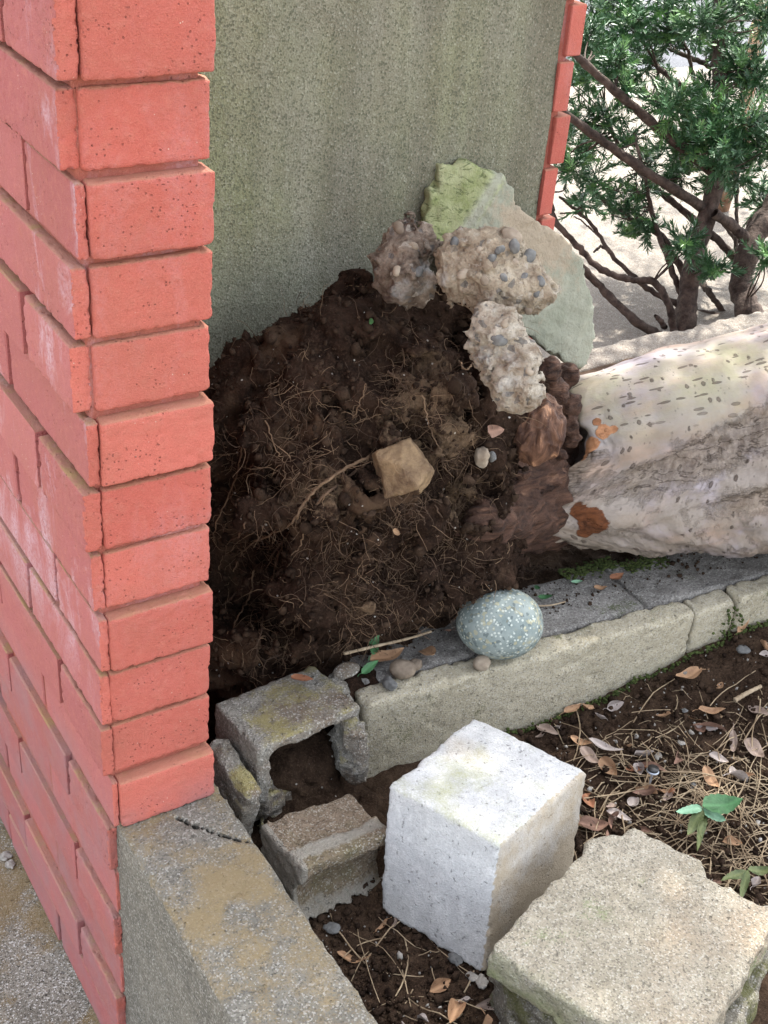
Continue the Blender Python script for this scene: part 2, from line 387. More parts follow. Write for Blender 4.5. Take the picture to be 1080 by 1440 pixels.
def m_bark():
    t = NT('pale_smooth_bark', .8, .25)
    uv = t.t.nodes.new('ShaderNodeUVMap').outputs[0]; t.co = uv
    st = t.noise(1, 5, .6, t.map(scale=(5, 14, 1))); sp = t.noise(38, 6, .7); fine = t.noise(220, 4, .7)
    c = t.mix(t.step(st, .38, .62), (.285, .225, .18), (.345, .31, .335))
    c = t.mix(t.step(t.noise(1, 4, .6, t.map(scale=(9, 20, 1), loc=(3, 7, 0))), .5, .66), c, (.37, .27, .21))
    c = t.mix(t.math('MULTIPLY', t.step(t.att('topside'), .2, .8), t.step(t.noise(8, 5, .6), .4, .6)), c, (.35, .33, .215))
    c = t.mix(t.math('MULTIPLY', t.step(sp, .5, .72), .5), c, (.30, .25, .21))
    lw = t.att('low'); mot = t.step(t.math('ADD', t.noise(17, 5, .7, t.map(loc=(5, 1, 0))), t.math('MULTIPLY', lw, .12)), .52, .66)
    c = t.mix(t.math('MULTIPLY', mot, t.math('ADD', t.math('MULTIPLY', lw, .5), .25)), c, t.mix(fine, (.19, .15, .115), (.37, .33, .28)))
    # lenticels: short dark dashes in rows round the stem
    v1 = t.map(scale=(78, 62, 1)); d = t.vor(1, v=v1); g = t.sep(t.vor(1, 'Color', v=v1))[0]
    len1 = t.math('MULTIPLY', t.step(t.math('ADD', d, t.math('MULTIPLY', t.math('SUBTRACT', fine, .5), .30)), .25, .18), t.step(g, .46, .50))
    v2 = t.map(scale=(42, 170, 1), loc=(.4, .3, 0)); d2 = t.vor(1, v=v2); g2 = t.sep(t.vor(1, 'Color', v=v2))[1]
    len2 = t.math('MULTIPLY', t.math('MULTIPLY', t.step(d2, .34, .27), t.step(g2, .66, .69)), t.step(t.att('topside'), .25, .6))
    L = t.math('MAXIMUM', len1, len2); c = t.mix(t.math('MULTIPLY', L, t.math('ADD', .72, t.math('MULTIPLY', mot, .15))), c, (.085, .062, .048)); pit = t.math('MULTIPLY', t.step(t.vor(1, v=t.map(scale=(150, 120, 1), loc=(.2, .8, 0))), .22, .12), t.step(t.noise(12, 4, .6, t.map(loc=(9, 9, 0))), .48, .6)); c = t.mix(t.math('MULTIPLY', pit, .6), c, (.10, .075, .06))
    # flaky grey-brown bark in the folds and on the under side
    fl = t.att('fold'); fk = t.step(t.math('ADD', t.math('ADD', fl, .06), t.math('MULTIPLY', t.math('SUBTRACT', t.noise(30, 6, .75), .5), 2.2)), .40, .75)
    flc = t.mix(t.step(t.noise(90, 4, .7), .4, .65), (.15, .115, .085), (.35, .29, .235)); c = t.mix(t.math('MULTIPLY', fk, .72), c, flc)
    # bared orange inner bark
    pa = t.step(t.math('ADD', t.att('bare'), t.math('MULTIPLY', t.math('SUBTRACT', sp, .5), .9)), .48, .56)
    pc = t.mix(t.att('bare_red'), (.50, .25, .13), (.17, .06, .024)); pc = t.mix(t.math('MULTIPLY', t.step(t.noise(90, 5, .7), .42, .6), .8), pc, t.mix(t.att('bare_red'), (.30, .13, .06), (.07, .026, .012)))
    c = t.mix(pa, c, pc)
    cr = t.math('ABSOLUTE', t.math('SUBTRACT', t.noise(1, 4, .6, t.map(scale=(16, 60, 1), loc=(2, 2, 0))), .5)); ck = t.math('MULTIPLY', t.step(cr, .022, .006), t.step(fl, .25, .6))
    c = t.mix(t.math('MULTIPLY', ck, .7), c, (.05, .035, .028))
    t.col(c)
    t.bump((st, .003), (t.math('MULTIPLY', fk, t.noise(90, 5, .7)), .007), (sp, .0012), (fine, .0008), (t.math('SUBTRACT', 1.0, t.math('ADD', L, t.math('MULTIPLY', pa, .6))), .0018))
    return t.m

def m_wood():
    t = NT('dark_root_bark', .8, .3); t.co = t.pos()
    v = t.map(scale=(22, 60, 90)); n = t.noise(1, 6, .65, v, 1.2); f = t.noise(300, 4, .7)
    c = t.mix(t.step(n, .38, .62), (.028, .014, .010), (.10, .050, .032)); c = t.mix(t.step(n, .62, .74), c, (.22, .125, .075))
    c = t.mix(t.math('MULTIPLY', t.step(f, .55, .7), .4), c, (.16, .10, .065)); t.col(c)
    t.bump((n, .007), (f, .0012)); return t.m

def m_rubble(name, a=(.26, .195, .135), b=(.52, .44, .335)):
    t = NT(name, .95); n = t.noise(32, 5, .65); f = t.noise(260, 4, .7); c = t.mix(t.step(n, .36, .62), a, b)
    g = t.vor(150, 'Color'); s_ = t.sep(g); c = t.mix(t.math('MULTIPLY', t.step(s_[0], .93, .95), .7), c, (.13, .13, .13))
    c = t.mix(t.math('MULTIPLY', t.step(s_[1], .90, .95), .5), c, (.55, .5, .43)); c = t.mix(t.math('MULTIPLY', t.step(f, .52, .68), .4), c, tuple(x*.5 for x in a))
    c = t.mix(t.math('MULTIPLY', t.step(t.noise(15, 4, .6, t.map(loc=(4, 4, 4))), .58, .68), .7), c, (.50, .49, .47))
    t.col(c); t.bump((t.noise(90, 5, .7), .008), (t.vor(240), .0015), (f, .003)); return t.m

M = {}
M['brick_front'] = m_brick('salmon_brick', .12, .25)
M['brick_left'] = m_brick('weathered_skytint_brick', .85, .95, (.37, .115, .115), (.29, .088, .09))  # bloom and lichen; darker, pinker base paints in the street side's sky light
M['mortar'] = m_brick('red_washed_mortar', .3, .6, (.33, .095, .068), (.24, .065, .048))
M['panel'] = m_panel()
M['kerb'] = m_concrete('lichened_grey_concrete', (.205, .19, .16), (.135, .127, .11), (.46, .45, .41), moss=(.235, .175, .09), moss_at=(.44, .58), moss_scale=11, up_moss=True, world=True)
M['kerb2'] = m_concrete('pale_kerb_concrete', (.47, .425, .32), (.37, .33, .235), moss=(.085, .10, .03), moss_at=(.60, .68), moss_scale=10, speck=.8, world=True)
M['kerb_top'] = m_concrete('grey_mortar_bed', (.27, .255, .235), (.18, .17, .155), (.5, .49, .46), moss=(.07, .09, .025), moss_at=(.60, .67), moss_scale=12, world=True)
M['block'] = m_concrete('broken_block_concrete', (.33, .315, .275), (.23, .215, .185), (.6, .58, .54), moss=(.29, .25, .10), moss_at=(.50, .62), moss_scale=18, stain=(.19, .135, .09), up_moss=True, bump=1.5)
M['block_brown'] = m_concrete('soil_stained_block_concrete', (.30, .235, .17), (.23, .17, .12), (.56, .54, .48), stain=(.19, .165, .09), bump=1.5, pale=(.42, .395, .34))
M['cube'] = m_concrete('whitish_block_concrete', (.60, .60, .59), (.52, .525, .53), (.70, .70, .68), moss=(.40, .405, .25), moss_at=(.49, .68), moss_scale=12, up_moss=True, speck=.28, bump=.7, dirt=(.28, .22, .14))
M['slab'] = m_concrete('pinkish_slab_concrete', (.40, .36, .285), (.31, .275, .205), (.58, .55, .48), moss=(.22, .27, .12), moss_at=(.62, .72), moss_scale=9, stain=(.35, .28, .20), bump=1.2, dirt=(.20, .225, .10))
M['slab_edge'] = m_concrete('mossy_footing_concrete', (.24, .22, .18), (.17, .155, .12), moss=(.10, .10, .03), moss_at=(.5, .62), moss_scale=22, bump=1.4)  # darker concrete than the slab, with moss patches
M['street'] = m_concrete('worn_street_concrete', (.29, .265, .22), (.15, .135, .11), (.62, .6, .56), moss=(.22, .155, .07), moss_at=(.47, .56), moss_scale=6, speck=1.7, bump=1.5, gs=.6)
M['pavement'] = m_concrete('pale_paving', (.205, .18, .152), (.15, .13, .11), moss=None, speck=.6)
M['asphalt'] = m_concrete('bluish_asphalt', (.095, .10, .115), (.07, .075, .085), (.2, .2, .21), speck=.8)
M['soil'] = m_soil('garden_soil')
M['ball'] = m_soil('root_ball_soil', (.013, .0075, .005), (.048, .028, .019), (.10, .062, .038), True)
M['rubble'] = m_rubble('pebbly_rubble_concrete')
M['rubble_dirty'] = m_rubble('soil_smeared_rubble', (.09, .06, .045), (.34, .27, .21))
M['rubble_white'] = m_rubble('pale_craggy_rubble', (.27, .20, .14), (.60, .54, .45)); M['bark'] = m_bark(); M['wood'] = m_wood()
M['root'] = m_simple('pale_rootlets', (.09, .055, .033), (.27, .18, .11), 30, .85)
M['root_dark'] = m_simple('brown_rootlets', (.045, .027, .018), (.14, .088, .055), 30, .85)
M['straw'] = m_simple('dry_straw', (.24, .17, .105), (.52, .41, .27), 22, .8)
M['twig'] = m_simple('pale_twig', (.27, .20, .13), (.45, .36, .25), 60, .8)
M['needle'] = m_simple('yew_needles', (.018, .06, .024), (.055, .15, .052), 9, .45, .0002, .5)
M['needle_light'] = m_simple('young_yew_needles', (.06, .16, .05), (.17, .33, .10), 12, .45, .0002, .5)
M['stem'] = m_simple('yew_bark', (.028, .02, .017), (.105, .078, .064), 45, .85, .002, .2, fs=150)
M['stem2'] = m_simple('flaking_orange_bark', (.14, .08, .05), (.33, .20, .13), 25, .85, .002, .2)
M['ochre'] = m_simple('ochre_stone', (.12, .075, .045), (.33, .23, .13), 38, .85, .0025)
M['pebble_grey'] = m_simple('grey_pebble', (.09, .09, .088), (.19, .19, .185), 60, .7, .0004)
M['pebble_tan'] = m_simple('tan_pebble', (.24, .19, .14), (.38, .32, .25), 40, .75, .0004)
M['pebble_brown'] = m_simple('brown_pebble', (.15, .115, .085), (.25, .20, .15), 40, .7, .0004)
M['grit'] = m_simple('pale_grit', (.16, .14, .12), (.5, .48, .44), 25, .85, .0004)
M['clay'] = m_simple('dark_crumbs', (.018, .011, .008), (.07, .045, .03), 25, 1.0, .002, .1)
M['metal'] = m_simple('zinc_screw', (.45, .5, .58), (.6, .65, .72), 60, .35, .0001, .6); M['metal'].node_tree.nodes['Principled BSDF'].inputs['Metallic'].default_value = .6
M['rubber'] = m_simple('black_washer', (.01, .01, .011), (.03, .03, .032), 60, .4, .0001, .5)
LEAF = [m_leaf('tan_leaf', (.26, .15, .085), (.42, .26, .15)), m_leaf('pinkish_leaf', (.20, .145, .115), (.37, .285, .235)),
        m_leaf('dark_leaf', (.12, .065, .045), (.24, .14, .10)), m_leaf('orange_leaf', (.24, .10, .055), (.36, .17, .09)), m_leaf('grey_leaf', (.26, .22, .20), (.44, .38, .35))]
GREEN = [m_leaf('green_leaf', (.045, .12, .05), (.08, .21, .085), True), m_leaf('pale_green_leaf', (.16, .33, .20), (.27, .45, .30), True), m_leaf('dull_green_leaf', (.05, .075, .025), (.11, .13, .045), True)]
def m_stone():
    t = NT('speckled_river_stone', .6, .35); n = t.noise(40, 5, .6); c = t.mix(t.step(n, .35, .65), (.17, .215, .21), (.28, .325, .31))
    v = t.vor(230); g = t.sep(t.vor(230, 'Color')); f = t.math('ADD', v, t.math('MULTIPLY', t.math('SUBTRACT', t.noise(300, 3, .6), .5), .4))
    c = t.mix(t.math('MULTIPLY', t.math('MULTIPLY', t.step(f, .42, .3), t.step(g[0], .45, .5)), .85), c, (.56, .60, .55))
    c = t.mix(t.math('MULTIPLY', t.step(g[1], .88, .92), .6), c, (.42, .38, .22)); c = t.mix(t.math('MULTIPLY', t.step(g[2], .15, .1), .6), c, (.06, .085, .09))
    c = t.mix(t.math('MULTIPLY', t.step(t.noise(16, 3, .6), .55, .68), .35), c, (.45, .42, .28))
    t.col(c); t.bump((t.noise(220, 3, .6), .0006)); return t.m
M['river'] = m_stone()
def m_slate():
    t = NT('mossy_stone_flake', .92); t.co = t.pos(); n = t.noise(16, 6, .65); f = t.noise(260, 4, .7)
    c = t.mix(t.step(n, .38, .62), (.29, .305, .235), (.37, .375, .30))
    c = t.mix(t.step(t.math('ADD', t.att('beige'), t.math('MULTIPLY', t.math('SUBTRACT', t.noise(30, 6, .75), .5), 3.0)), .3, .8), c, (.40, .335, .25))
    c = t.mix(t.step(t.math('ADD', t.att('green'), t.math('MULTIPLY', t.math('SUBTRACT', t.noise(34, 6, .75, t.map(loc=(1, 1, 1))), .5), 2.2)), .35, .7), c, t.mix(t.step(t.noise(22, 5, .7), .4, .62), (.25, .29, .12), (.40, .42, .24)))
    sc = t.noise(1, 4, .7, t.map(scale=(45, 45, 110)), 1.5); c = t.mix(t.math('MULTIPLY', t.math('MULTIPLY', t.step(sc, .54, .60), t.att('green')), .8), c, (.10, .125, .05))
    c = t.mix(t.math('MULTIPLY', t.att('ridge'), .8), c, (.52, .53, .43))
    c = t.mix(t.math('MULTIPLY', t.step(f, .52, .7), .35), c, (.17, .17, .12)); t.col(c)
    t.bump((t.noise(30, 6, .75), .006), (f, .002)); return t.m
M['flake'] = m_slate()

# ================================================================== SETTING
# ---- street and far paving
def street_z(x): return -.46+.1*np.clip(x, 0, 3.2)
gx = np.concatenate([[-60, -20, -6, -2], np.linspace(-1, 4, 26), [8, 20, 60]]); gy = np.concatenate([[-60, -10, -3], np.linspace(-1, 4, 11), [10, 30, 90]])
X, Y = np.meshgrid(gx, gy, indexing='ij'); V = np.stack([X, Y, street_z(X)], -1).reshape(-1, 3)
ny = len(gy); Q = np.array([(i*ny+j, (i+1)*ny+j, (i+1)*ny+j+1, i*ny+j+1) for i in range(len(gx)-1) for j in range(ny-1)])
tag(obj('street', V, Q, M['street']), kind='structure')
def sheet(name, x0, x1, y0, y1, dz, mat):
    gx = np.linspace(x0, x1, 8); 
    gx = np.unique(np.concatenate([gx, [min(max(3.2, x0), x1)]]))
    V = [];
    for x in gx: V += [(x, y0, street_z(x)+dz), (x, y1, street_z(x)+dz)]
    Q = np.array([(2*i, 2*i+2, 2*i+3, 2*i+1) for i in range(len(gx)-1)]); return tag(obj(name, V, Q, mat, smooth=False), kind='structure')
sheet('pavement', .95, 12, .95, 3.1, .004, M['pavement'])
sheet('road', -6, 30, 3.1, 14, .004, M['asphalt'])

# ---- garden soil: one relief sheet, high behind the kerb, low in front of it
def sstep(x, a, b): t = np.clip((x-a)/(b-a), 0, 1); return t*t*(3-2*t)
def Hs(x, y):
    x = np.asarray(x, float); y = np.asarray(y, float)
    P = np.stack([x, y, np.zeros_like(x)+.3], -1)
    back = sstep(y, .05, .10)*sstep(x, .30, .40)
    h = -.128-.01*sstep(y, -.1, -.5)+back*.105
    h = h+.062*sstep(x, .62, 1.08)*sstep(y, -.34, -.03)*(1-back)
    far = sstep(y, .5, 1.0); h = h-.10*far*back
    h = h-.10*np.exp(-(((x-.20)/.10)**2+((y-.25)/.12)**2))
    h = h-.04*np.exp(-(((x-.27)/.07)**2+((y-.0)/.06)**2))
    n = fbm(P, .11, 3, .55)*.008+np.abs(fbm(P, .022, 3, .6, 3.3))*.0055
    return h+n-.002
def lin(a, b, s): return np.arange(a, b, s)
gx = np.concatenate([lin(.03, .14, .03), lin(.14, 1.35, .005), lin(1.35, 2.0, .02), lin(2.0, 3.01, .1)])
gy = np.concatenate([lin(-1.5, -.62, .04), lin(-.62, .36, .005), lin(.36, .90, .02)])
X, Y = np.meshgrid(gx, gy, indexing='ij'); Z = Hs(X, Y)
V = np.stack([X, Y, Z], -1).reshape(-1, 3); ny = len(gy)
i, j = np.meshgrid(np.arange(len(gx)-1), np.arange(ny-1), indexing='ij'); a = (i*ny+j).ravel()
soil = obj('soil', V, np.stack([a, a+ny, a+ny+1, a+1], 1), M['soil']); tag(soil, kind='structure')
# stone edging at the far side of the bed
def f(P):
    d = chip_box(P, (1.75, .93, -.22), (.80, .045, .11), .006, None, .02, .008, .03)
    return d+.002*fbm(P, .03, 2)
edge = sdo('stone_edging', f, (.93, .87, -.35), (2.57, .99, -.09), .008, M['pavement'], base=(1.75, .93, -.33))
tag(edge, 'pale sunlit stone edging of the bed behind the yew stems', 'edging')

# ---- brick pillar
pil = empty('brick_pillar', (.4, .4, -.46), 'salmon red brick pillar with a bare algae stained concrete panel recessed between its brick edges', 'pillar')
PANEL_Y = .40; HT = 1.32; XR = .832
V, Fc = box_mesh((-.002, .0035, -.6), (.109, PANEL_Y+.02, HT-.02), .002); obj('mortar_core', V, Fc, M['mortar'], pil, smooth=False)
# body behind the panel, mortar faced
V, Fc = box_mesh((.006, PANEL_Y+.03, -.6), (XR-.002, 1.0, HT-.02), .002); obj('wall_core', V, Fc, M['mortar'], pil, smooth=False)
nx, nz = 150, 330; xs = np.linspace(.10, XR, nx); zs = np.linspace(-.5, HT-.02, nz)
X, Z = np.meshgrid(xs, zs, indexing='ij'); P = np.stack([X, X*0, Z], -1); Y = PANEL_Y+.0025*fbm(P, .12, 3)+.0008*fbm(P, .012, 2)
V = np.stack([X, Y, Z], -1).reshape(-1, 3); Vb = V.copy(); Vb[:, 1] = PANEL_Y+.045
i, j = np.meshgrid(np.arange(nx-1), np.arange(nz-1), indexing='ij'); a = (i*nz+j).ravel(); Q1 = np.stack([a, a+nz, a+nz+1, a+1], 1); nv = nx*nz
rim = [k*nz for k in range(nx)]+[(nx-1)*nz+k for k in range(1, nz)]+[k*nz+nz-1 for k in range(nx-2, -1, -1)]+[k for k in range(nz-2, 0, -1)]
Qr = np.array([(rim[(k+1) % len(rim)], rim[k], rim[k]+nv, rim[(k+1) % len(rim)]+nv) for k in range(len(rim))])
obj('concrete_panel', np.vstack([V, Vb]), np.vstack([Q1, Q1[:, ::-1]+nv, Qr]), M['panel'], pil)
# bricks
CH = .075; BH = .0680
leftp = {1: .018, 2: .016, 3: .008, 4: .014, 5: .018, 6: .010, 7: .017, 8: .011, 9: .009, 10: .010, 11: .012, 12: .004, 13: .011, 14: .003, 15: .010, 16: .003, 17: .012, 18: .010, 0: .015, -1: .009}
frontp = {1: .009, 2: .0, 3: .009, 4: .003, 5: .0, 6: .010, 7: .004, 8: .0, 9: .010, 10: .004, 11: .0, 12: .013, 0: .004, -1: 0}
def fbrick(seed):
    def f(P):
        d = chip_box(P, (0, 0, 0), (.0576, .014, BH/2), .0010, None, .004, .0018, .006, seed*3.7, .0006)
        d = d+.0006*fbm(P, .03, 2, .5, seed)
        return d
    return f
fv = []
for s_ in range(7):
    Vb, Qb = snets(fbrick(s_), (-.062, -.02, -.04), (.062, .02, .04), .0028)
    fv.append(mesh('brick', Vb, Qb, M['brick_front']))
def place(name, me, loc, parent, rot=(0, 0, 0)):
    o = bpy.data.objects.new(name, me); COL.objects.link(o); o.location = np.array(loc)-loc_of(parent); o.rotation_euler = rot; o.parent = parent; return o
top_c = 1-int((HT-.825)/CH); rr = random.Random(3)
for c in range(top_c, 13):                                # near end face
    zb = .825-CH*(c-1)
    if zb+CH > HT: continue
    fp = frontp.get(c, rr.choice((0, .005, .009)))
    place('brick', fv[c % 7], (.0595+rr.uniform(-.0012, .0012), .012-fp, zb+BH/2+.001), pil, (0, rr.uniform(-.006, .006), rr.choice((0, 0)) + rr.uniform(-.006, .006)))
tile_cache = {}
def tile(lx, ly, seed, mk='brick_left'):
    k = (round(lx, 4), round(ly, 4), seed, mk)
    if k not in tile_cache:
        V, Fc = box_mesh((-lx/2, -ly/2, -BH/2), (lx/2, ly/2, BH/2), .0016)
        g = np.random.default_rng(seed); V = V+g.normal(size=V.shape)*.0004; tile_cache[k] = mesh('brick', V, Fc, M[mk], smooth=False)
    return tile_cache[k]
def corner_tile(L, T, seed):
    def f(P): return chip_box(P, (0, 0, 0), (T/2, L/2, BH/2), .0012, None, .004, .0026, .006, seed*1.9, .0005)
    Vb, Qb = snets(f, (-T/2-.004, -L/2-.004, -.04), (T/2+.004, L/2+.004, .04), .0032); 
    A_ = Vb[Qb]; nn_ = np.cross(A_[:, 2]-A_[:, 0], A_[:, 3]-A_[:, 1]); nn_ /= np.linalg.norm(nn_, axis=1)[:, None]+1e-12
    end_ = (A_.mean(1)[:, 1] < -L/2+.006) & (np.abs(nn_[:, 1]) > .6)          # end towards the garden: front tone, without the painted sky tint
    return mesh('brick', Vb, Qb, [M['brick_left'], M['brick_front']], midx=end_.astype(np.int32))
Tt = .024
ctA = [corner_tile(.128, Tt, s_) for s_ in range(3)]; ctB = [corner_tile(.224, Tt, s_+7) for s_ in range(3)]
for c in range(top_c, 19):                                # street side face
    zb = .825-CH*(c-1)
    if zb+CH > HT: continue
    t = leftp.get(c, rr.choice((.006, .012, .016))); y = -.002-frontp.get(c, 0)*.6+rr.uniform(-.002, .001)
    if c in (2, 5): y += .006
    L = .128 if c % 2 else .224
    z = zb+BH/2+.001
    ct_ = place('brick', (ctA if c % 2 else ctB)[c % 3], (-t/2+.0008, y+L/2, z), pil); ct_.scale = ((max(t, .005)+.0016)/Tt, 1, 1); y += L+.009
    while y < .98:
        Lk = min(.21, 1.0-y)
        place('brick', tile(Tt, Lk, c % 4), (-t+Tt/2+.0+rr.uniform(-.001, .001), y+Lk/2, z), pil); y += Lk+.009
for c in range(top_c, 19):                                # far side face, its tile ends show beyond the panel
    zb = .825-CH*(c-1)
    if zb+CH > HT: continue
    pr_ = .010 if c % 2 else .002; y = PANEL_Y-.004; k = 0; z = zb+BH/2+.028
    while y < .98:
        Lk = min(.10 if (k == 0 and c % 2) else .21, 1.0-y)
        place('brick', tile(.026, Lk, (c+1) % 4, 'brick_front'), (XR+.011+pr_, y+Lk/2, z-.0), pil); y += Lk+.009; k += 1
V, Fc = box_mesh((XR-.001, PANEL_Y+.004, -.6), (XR+.017, .995, HT-.02), .002); obj('mortar_bed', V, Fc, M['mortar'], pil, smooth=False)
V, Fc = box_mesh((-.03, -.02, HT-.019), (.115, PANEL_Y-.03, HT+.05), .004); obj('coping', V, Fc, M['kerb'], pil, smooth=False)
V, Fc = box_mesh((-.03, PANEL_Y-.028, HT-.019), (XR+.06, 1.03, HT+.05), .004); obj('coping', V, Fc, M['kerb'], pil, smooth=False)

def rvec(a, b_=0, c_=0): return np.stack([_R*math.cos(a)-_U*math.sin(a), _R*math.sin(a)+_U*math.cos(a), -_F], 1)

# ---- near kerb (runs towards the viewer from the pillar)
crk = np.array([onz(u, v, 0)[:2] for u, v in ((248, 1148), (272, 1160), (300, 1168), (330, 1178), (362, 1182))])
def f(P):
    d = chip_box(P, (.064, -.47, -.30), (.064, .505, .30), .004, None, .014, .006, .02)
    d = d+.0009*fbm(P, .012, 2, .6)
    e = np.full(len(P), 1.0)
    for a_, b_ in zip(crk[:-1], crk[1:]):
        ab = b_-a_; t = np.clip(((P[:, :2]-a_)@ab)/(ab@ab), 0, 1); e = np.minimum(e, np.linalg.norm(P[:, :2]-a_-t[:, None]*ab+.002*fbm(P, .01, 2)[:, None], axis=1))
    e = np.maximum(e-.0022, -.02-P[:, 2])
    return np.maximum(d, -e)
k1 = sdo('concrete_kerb', f, (-.002, -.98, -.5), (.132, .04, .004), .004, M['kerb'], base=(.064, -.47, -.6))
tag(k1, 'wide grey kerb with ochre lichen on top and a crack beside the brick pillar', 'kerb')

# ---- second kerb (retains the bed under the fallen trunk)
k2 = empty('bed_kerb', (.9, .05, -.13), 'low pale concrete kerb in joined lengths below the fallen trunk, its top dark grey', 'kerb')
def ky(x): return .040-.055*(x-.36)/.69                  # front line
def kblock(x0, x1, seed, z1=.0, dy=0.0):
    c = ((x0+x1)/2, ky((x0+x1)/2)+.019+dy, -.09); Rm = rotm(0, 0, -.08)
    def f(P):
        q = P.copy(); d = chip_box(P, (c[0], c[1], (z1-.2)/2), ((x1-x0)/2, .019, (z1+.2)/2), .003, Rm, .012, .006, .016, seed, .003)
        return d+.001*fbm(P, .012, 2)
    return sdo('kerb_block', f, (x0-.01, ky(x1)-.03, -.21), (x1+.01, ky(x0)+.09, z1+.004), .004, M['kerb2'], k2)
kblock(.358, .905, 1.1); kblock(.909, .985, 2.2, -.004, .003); kblock(.989, 1.35, 3.3, .001, .001); kblock(1.354, 1.75, 4.4)
def f(P):
    x0 = P[:, 0]; yy = P[:, 1]-(.040-.055*(x0-.36)/.69)
    d = sd_box(np.stack([x0, yy, P[:, 2]], -1), (1.07, .0975, -.06), (.69, .0565, .058), .004)
    jt = np.abs(x0-.845-.06*(yy))-.0025
    d = np.maximum(d, -np.maximum(jt, -.012-P[:, 2]))
    return d+.0022*fbm(P, .025, 3, .6)
sdo('mortar_bed', f, (.37, -.05, -.12), (1.78, .21, .004), .0045, M['kerb_top'], k2)

# ================================================================== BROKEN BLOCKS
def f(P):
    Rm = rotm(-.04, .02, .10); c = np.array((.255, .062, -.052)); q = (P-c)@Rm
    o = chip_box(q, (0, 0, 0), (.076, .052, .075), .003, None, .009, .005, .014, 5.)
    cav = sd_box(q, (.016, -.03, -.030), (.076, .066, .0905), .008)+.0022*fbm(P, .02, 2)
    web = sd_box(q, (-.075, -.062, -.07), (.03, .045, .055), .006)+.016*fbm(P, .03, 3)
    d = np.maximum(np.maximum(o, -cav), -web)
    stub = sd_box(q, (-.045, -.006, -.050), (.030, .034, .024), .006, rotm(0, .25, .3))+.009*fbm(P, .022, 3, .6, 4.)
    d = np.minimum(d, stub)
    return d+.0012*fbm(P, .010, 2)
ha = empty('hollow_block', (.262, .062, -.128), 'broken hollow concrete block with a soil filled cavity, at the foot of the brick pillar', 'concrete block')
sdo('block_shell', f, (.165, -.02, -.15), (.36, .135, .04), .003, M['block'], ha)
def f(P):
    d = sd_ell(P, (.333, .030, -.055), (.018, .036, .060)); d = smin(d, sd_ell(P, (.330, .075, .0), (.026, .040, .014)), .012)
    return d+.006*fbm(P, .022, 3, .6)+.003*fbm(P, .007, 2)
sdo('mortar_lump', f, (.29, -.035, -.135), (.385, .13, .03), .003, M['block'], ha)
# leaning shard
def f(P):
    Rm = rotm(.16, .10, .05); c = np.array((.158, .028, -.052)); q = (P-c)@Rm
    d = chip_box(q, (0, 0, 0), (.013, .050, .050), .004, None, .016, .010, .018, 8.)
    return d+.0012*fbm(P, .01, 2)
sh = sdo('block_shard', f, (.125, -.04, -.12), (.195, .10, .02), .003, M['block'], base=(.158, .028, -.10)); tag(sh, 'rough grey shard of block leaning between the brick pillar and the hollow block', 'concrete shard')
# half block fallen in front
HBR = rotm(-.10, .05, .03); HBC = np.array((.229, -.090, -.086))
def f(P):
    q = (P-HBC)@HBR
    d = chip_box(q, (0, 0, 0), (.063, .049, .045), .003, None, .008, .005, .013, 11.)
    gr = sd_cap(q, (-.036, -.062, -.009), (.2, -.062, -.009), .040, .040); d = smax(d, -gr, .003)
    top = sd_box(q, (.004, .022, .052), (.08, .036, .0135), .005)+.0035*fbm(P, .02, 3); d = smax(d, -top, .003)
    return d+.0016*fbm(P, .008, 2, .7)
hb = sdo('half_block', f, (.15, -.16, -.145), (.31, -.02, -.025), .0028, M['block_brown'], base=(.228, -.09, -.132)); tag(hb, 'brown stained broken half block with a scooped front edge, left of the white cube block', 'concrete block')
co = np.empty(len(hb.data.vertices)*3, np.float32); hb.data.vertices.foreach_get('co', co); q = (co.reshape(-1, 3)+np.array(hb.location)-HBC)@HBR
attr(hb, 'pale', np.clip(1.1*np.exp(-((q[:, 1]+.026)/.011)**2)*(q[:, 2] > .020)+.9*(q[:, 0] < -.056)+.8*np.exp(-((q[:, 2]+.040)/.012)**2)*(q[:, 1] < -.02), 0, 1))
# white cube block: corners surveyed, sides slightly out of square
CUBE = None
def poly_block(name, T, Bt, mat, seed, base, chips=.0022, h=.003, r=.0025):
    """six-sided block from four top and four bottom corners"""
    T = np.array(T); Bt = np.array(Bt); cen = (T.mean(0)+Bt.mean(0))/2; pl = []
    quads = [T, Bt]+[np.array([T[i], T[(i+1) % 4], Bt[(i+1) % 4], Bt[i]]) for i in range(4)]
    for q in quads:
        n = np.cross(q[2]-q[0], q[3]-q[1]); n /= np.linalg.norm(n); p = q.mean(0)
        if n@(p-cen) < 0: n = -n
        pl.append((n, n@p))
    N = np.array([p[0] for p in pl]); D0 = np.array([p[1] for p in pl])
    def f(P):
        s_ = P@N.T-D0; a_ = s_.max(-1)
        k = .005; b_ = k*np.log(np.exp(np.clip(s_, -.2, .05)/k).sum(-1))-.0022
        return np.maximum(a_+.0004, b_+chips*fbm(P, .02, 3, .6, seed))+.0008*fbm(P, .03, 2)
    A = np.vstack([T, Bt]); return sdo(name, f, A.min(0)-.01, A.max(0)+.01, h, mat, base=base)
CT = [onz(703, 1192, .030), onz(825, 1082, .012), onz(667, 1006, .012), onz(548, 1100, .030)]
CB = [onz(682, 1370, -.130), None, None, onz(531, 1284, -.130)]
dv = (CB[0]-CT[0]+CB[3]-CT[3])/2
CB[1] = CT[1]+dv*np.array([1, 1, .9]); CB[2] = CT[2]+dv*np.array([1, 1, .9])
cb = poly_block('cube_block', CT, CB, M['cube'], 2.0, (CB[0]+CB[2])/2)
co = np.empty(len(cb.data.vertices)*3, np.float32); cb.data.vertices.foreach_get('co', co); co = co.reshape(-1, 3)+np.array(cb.location)
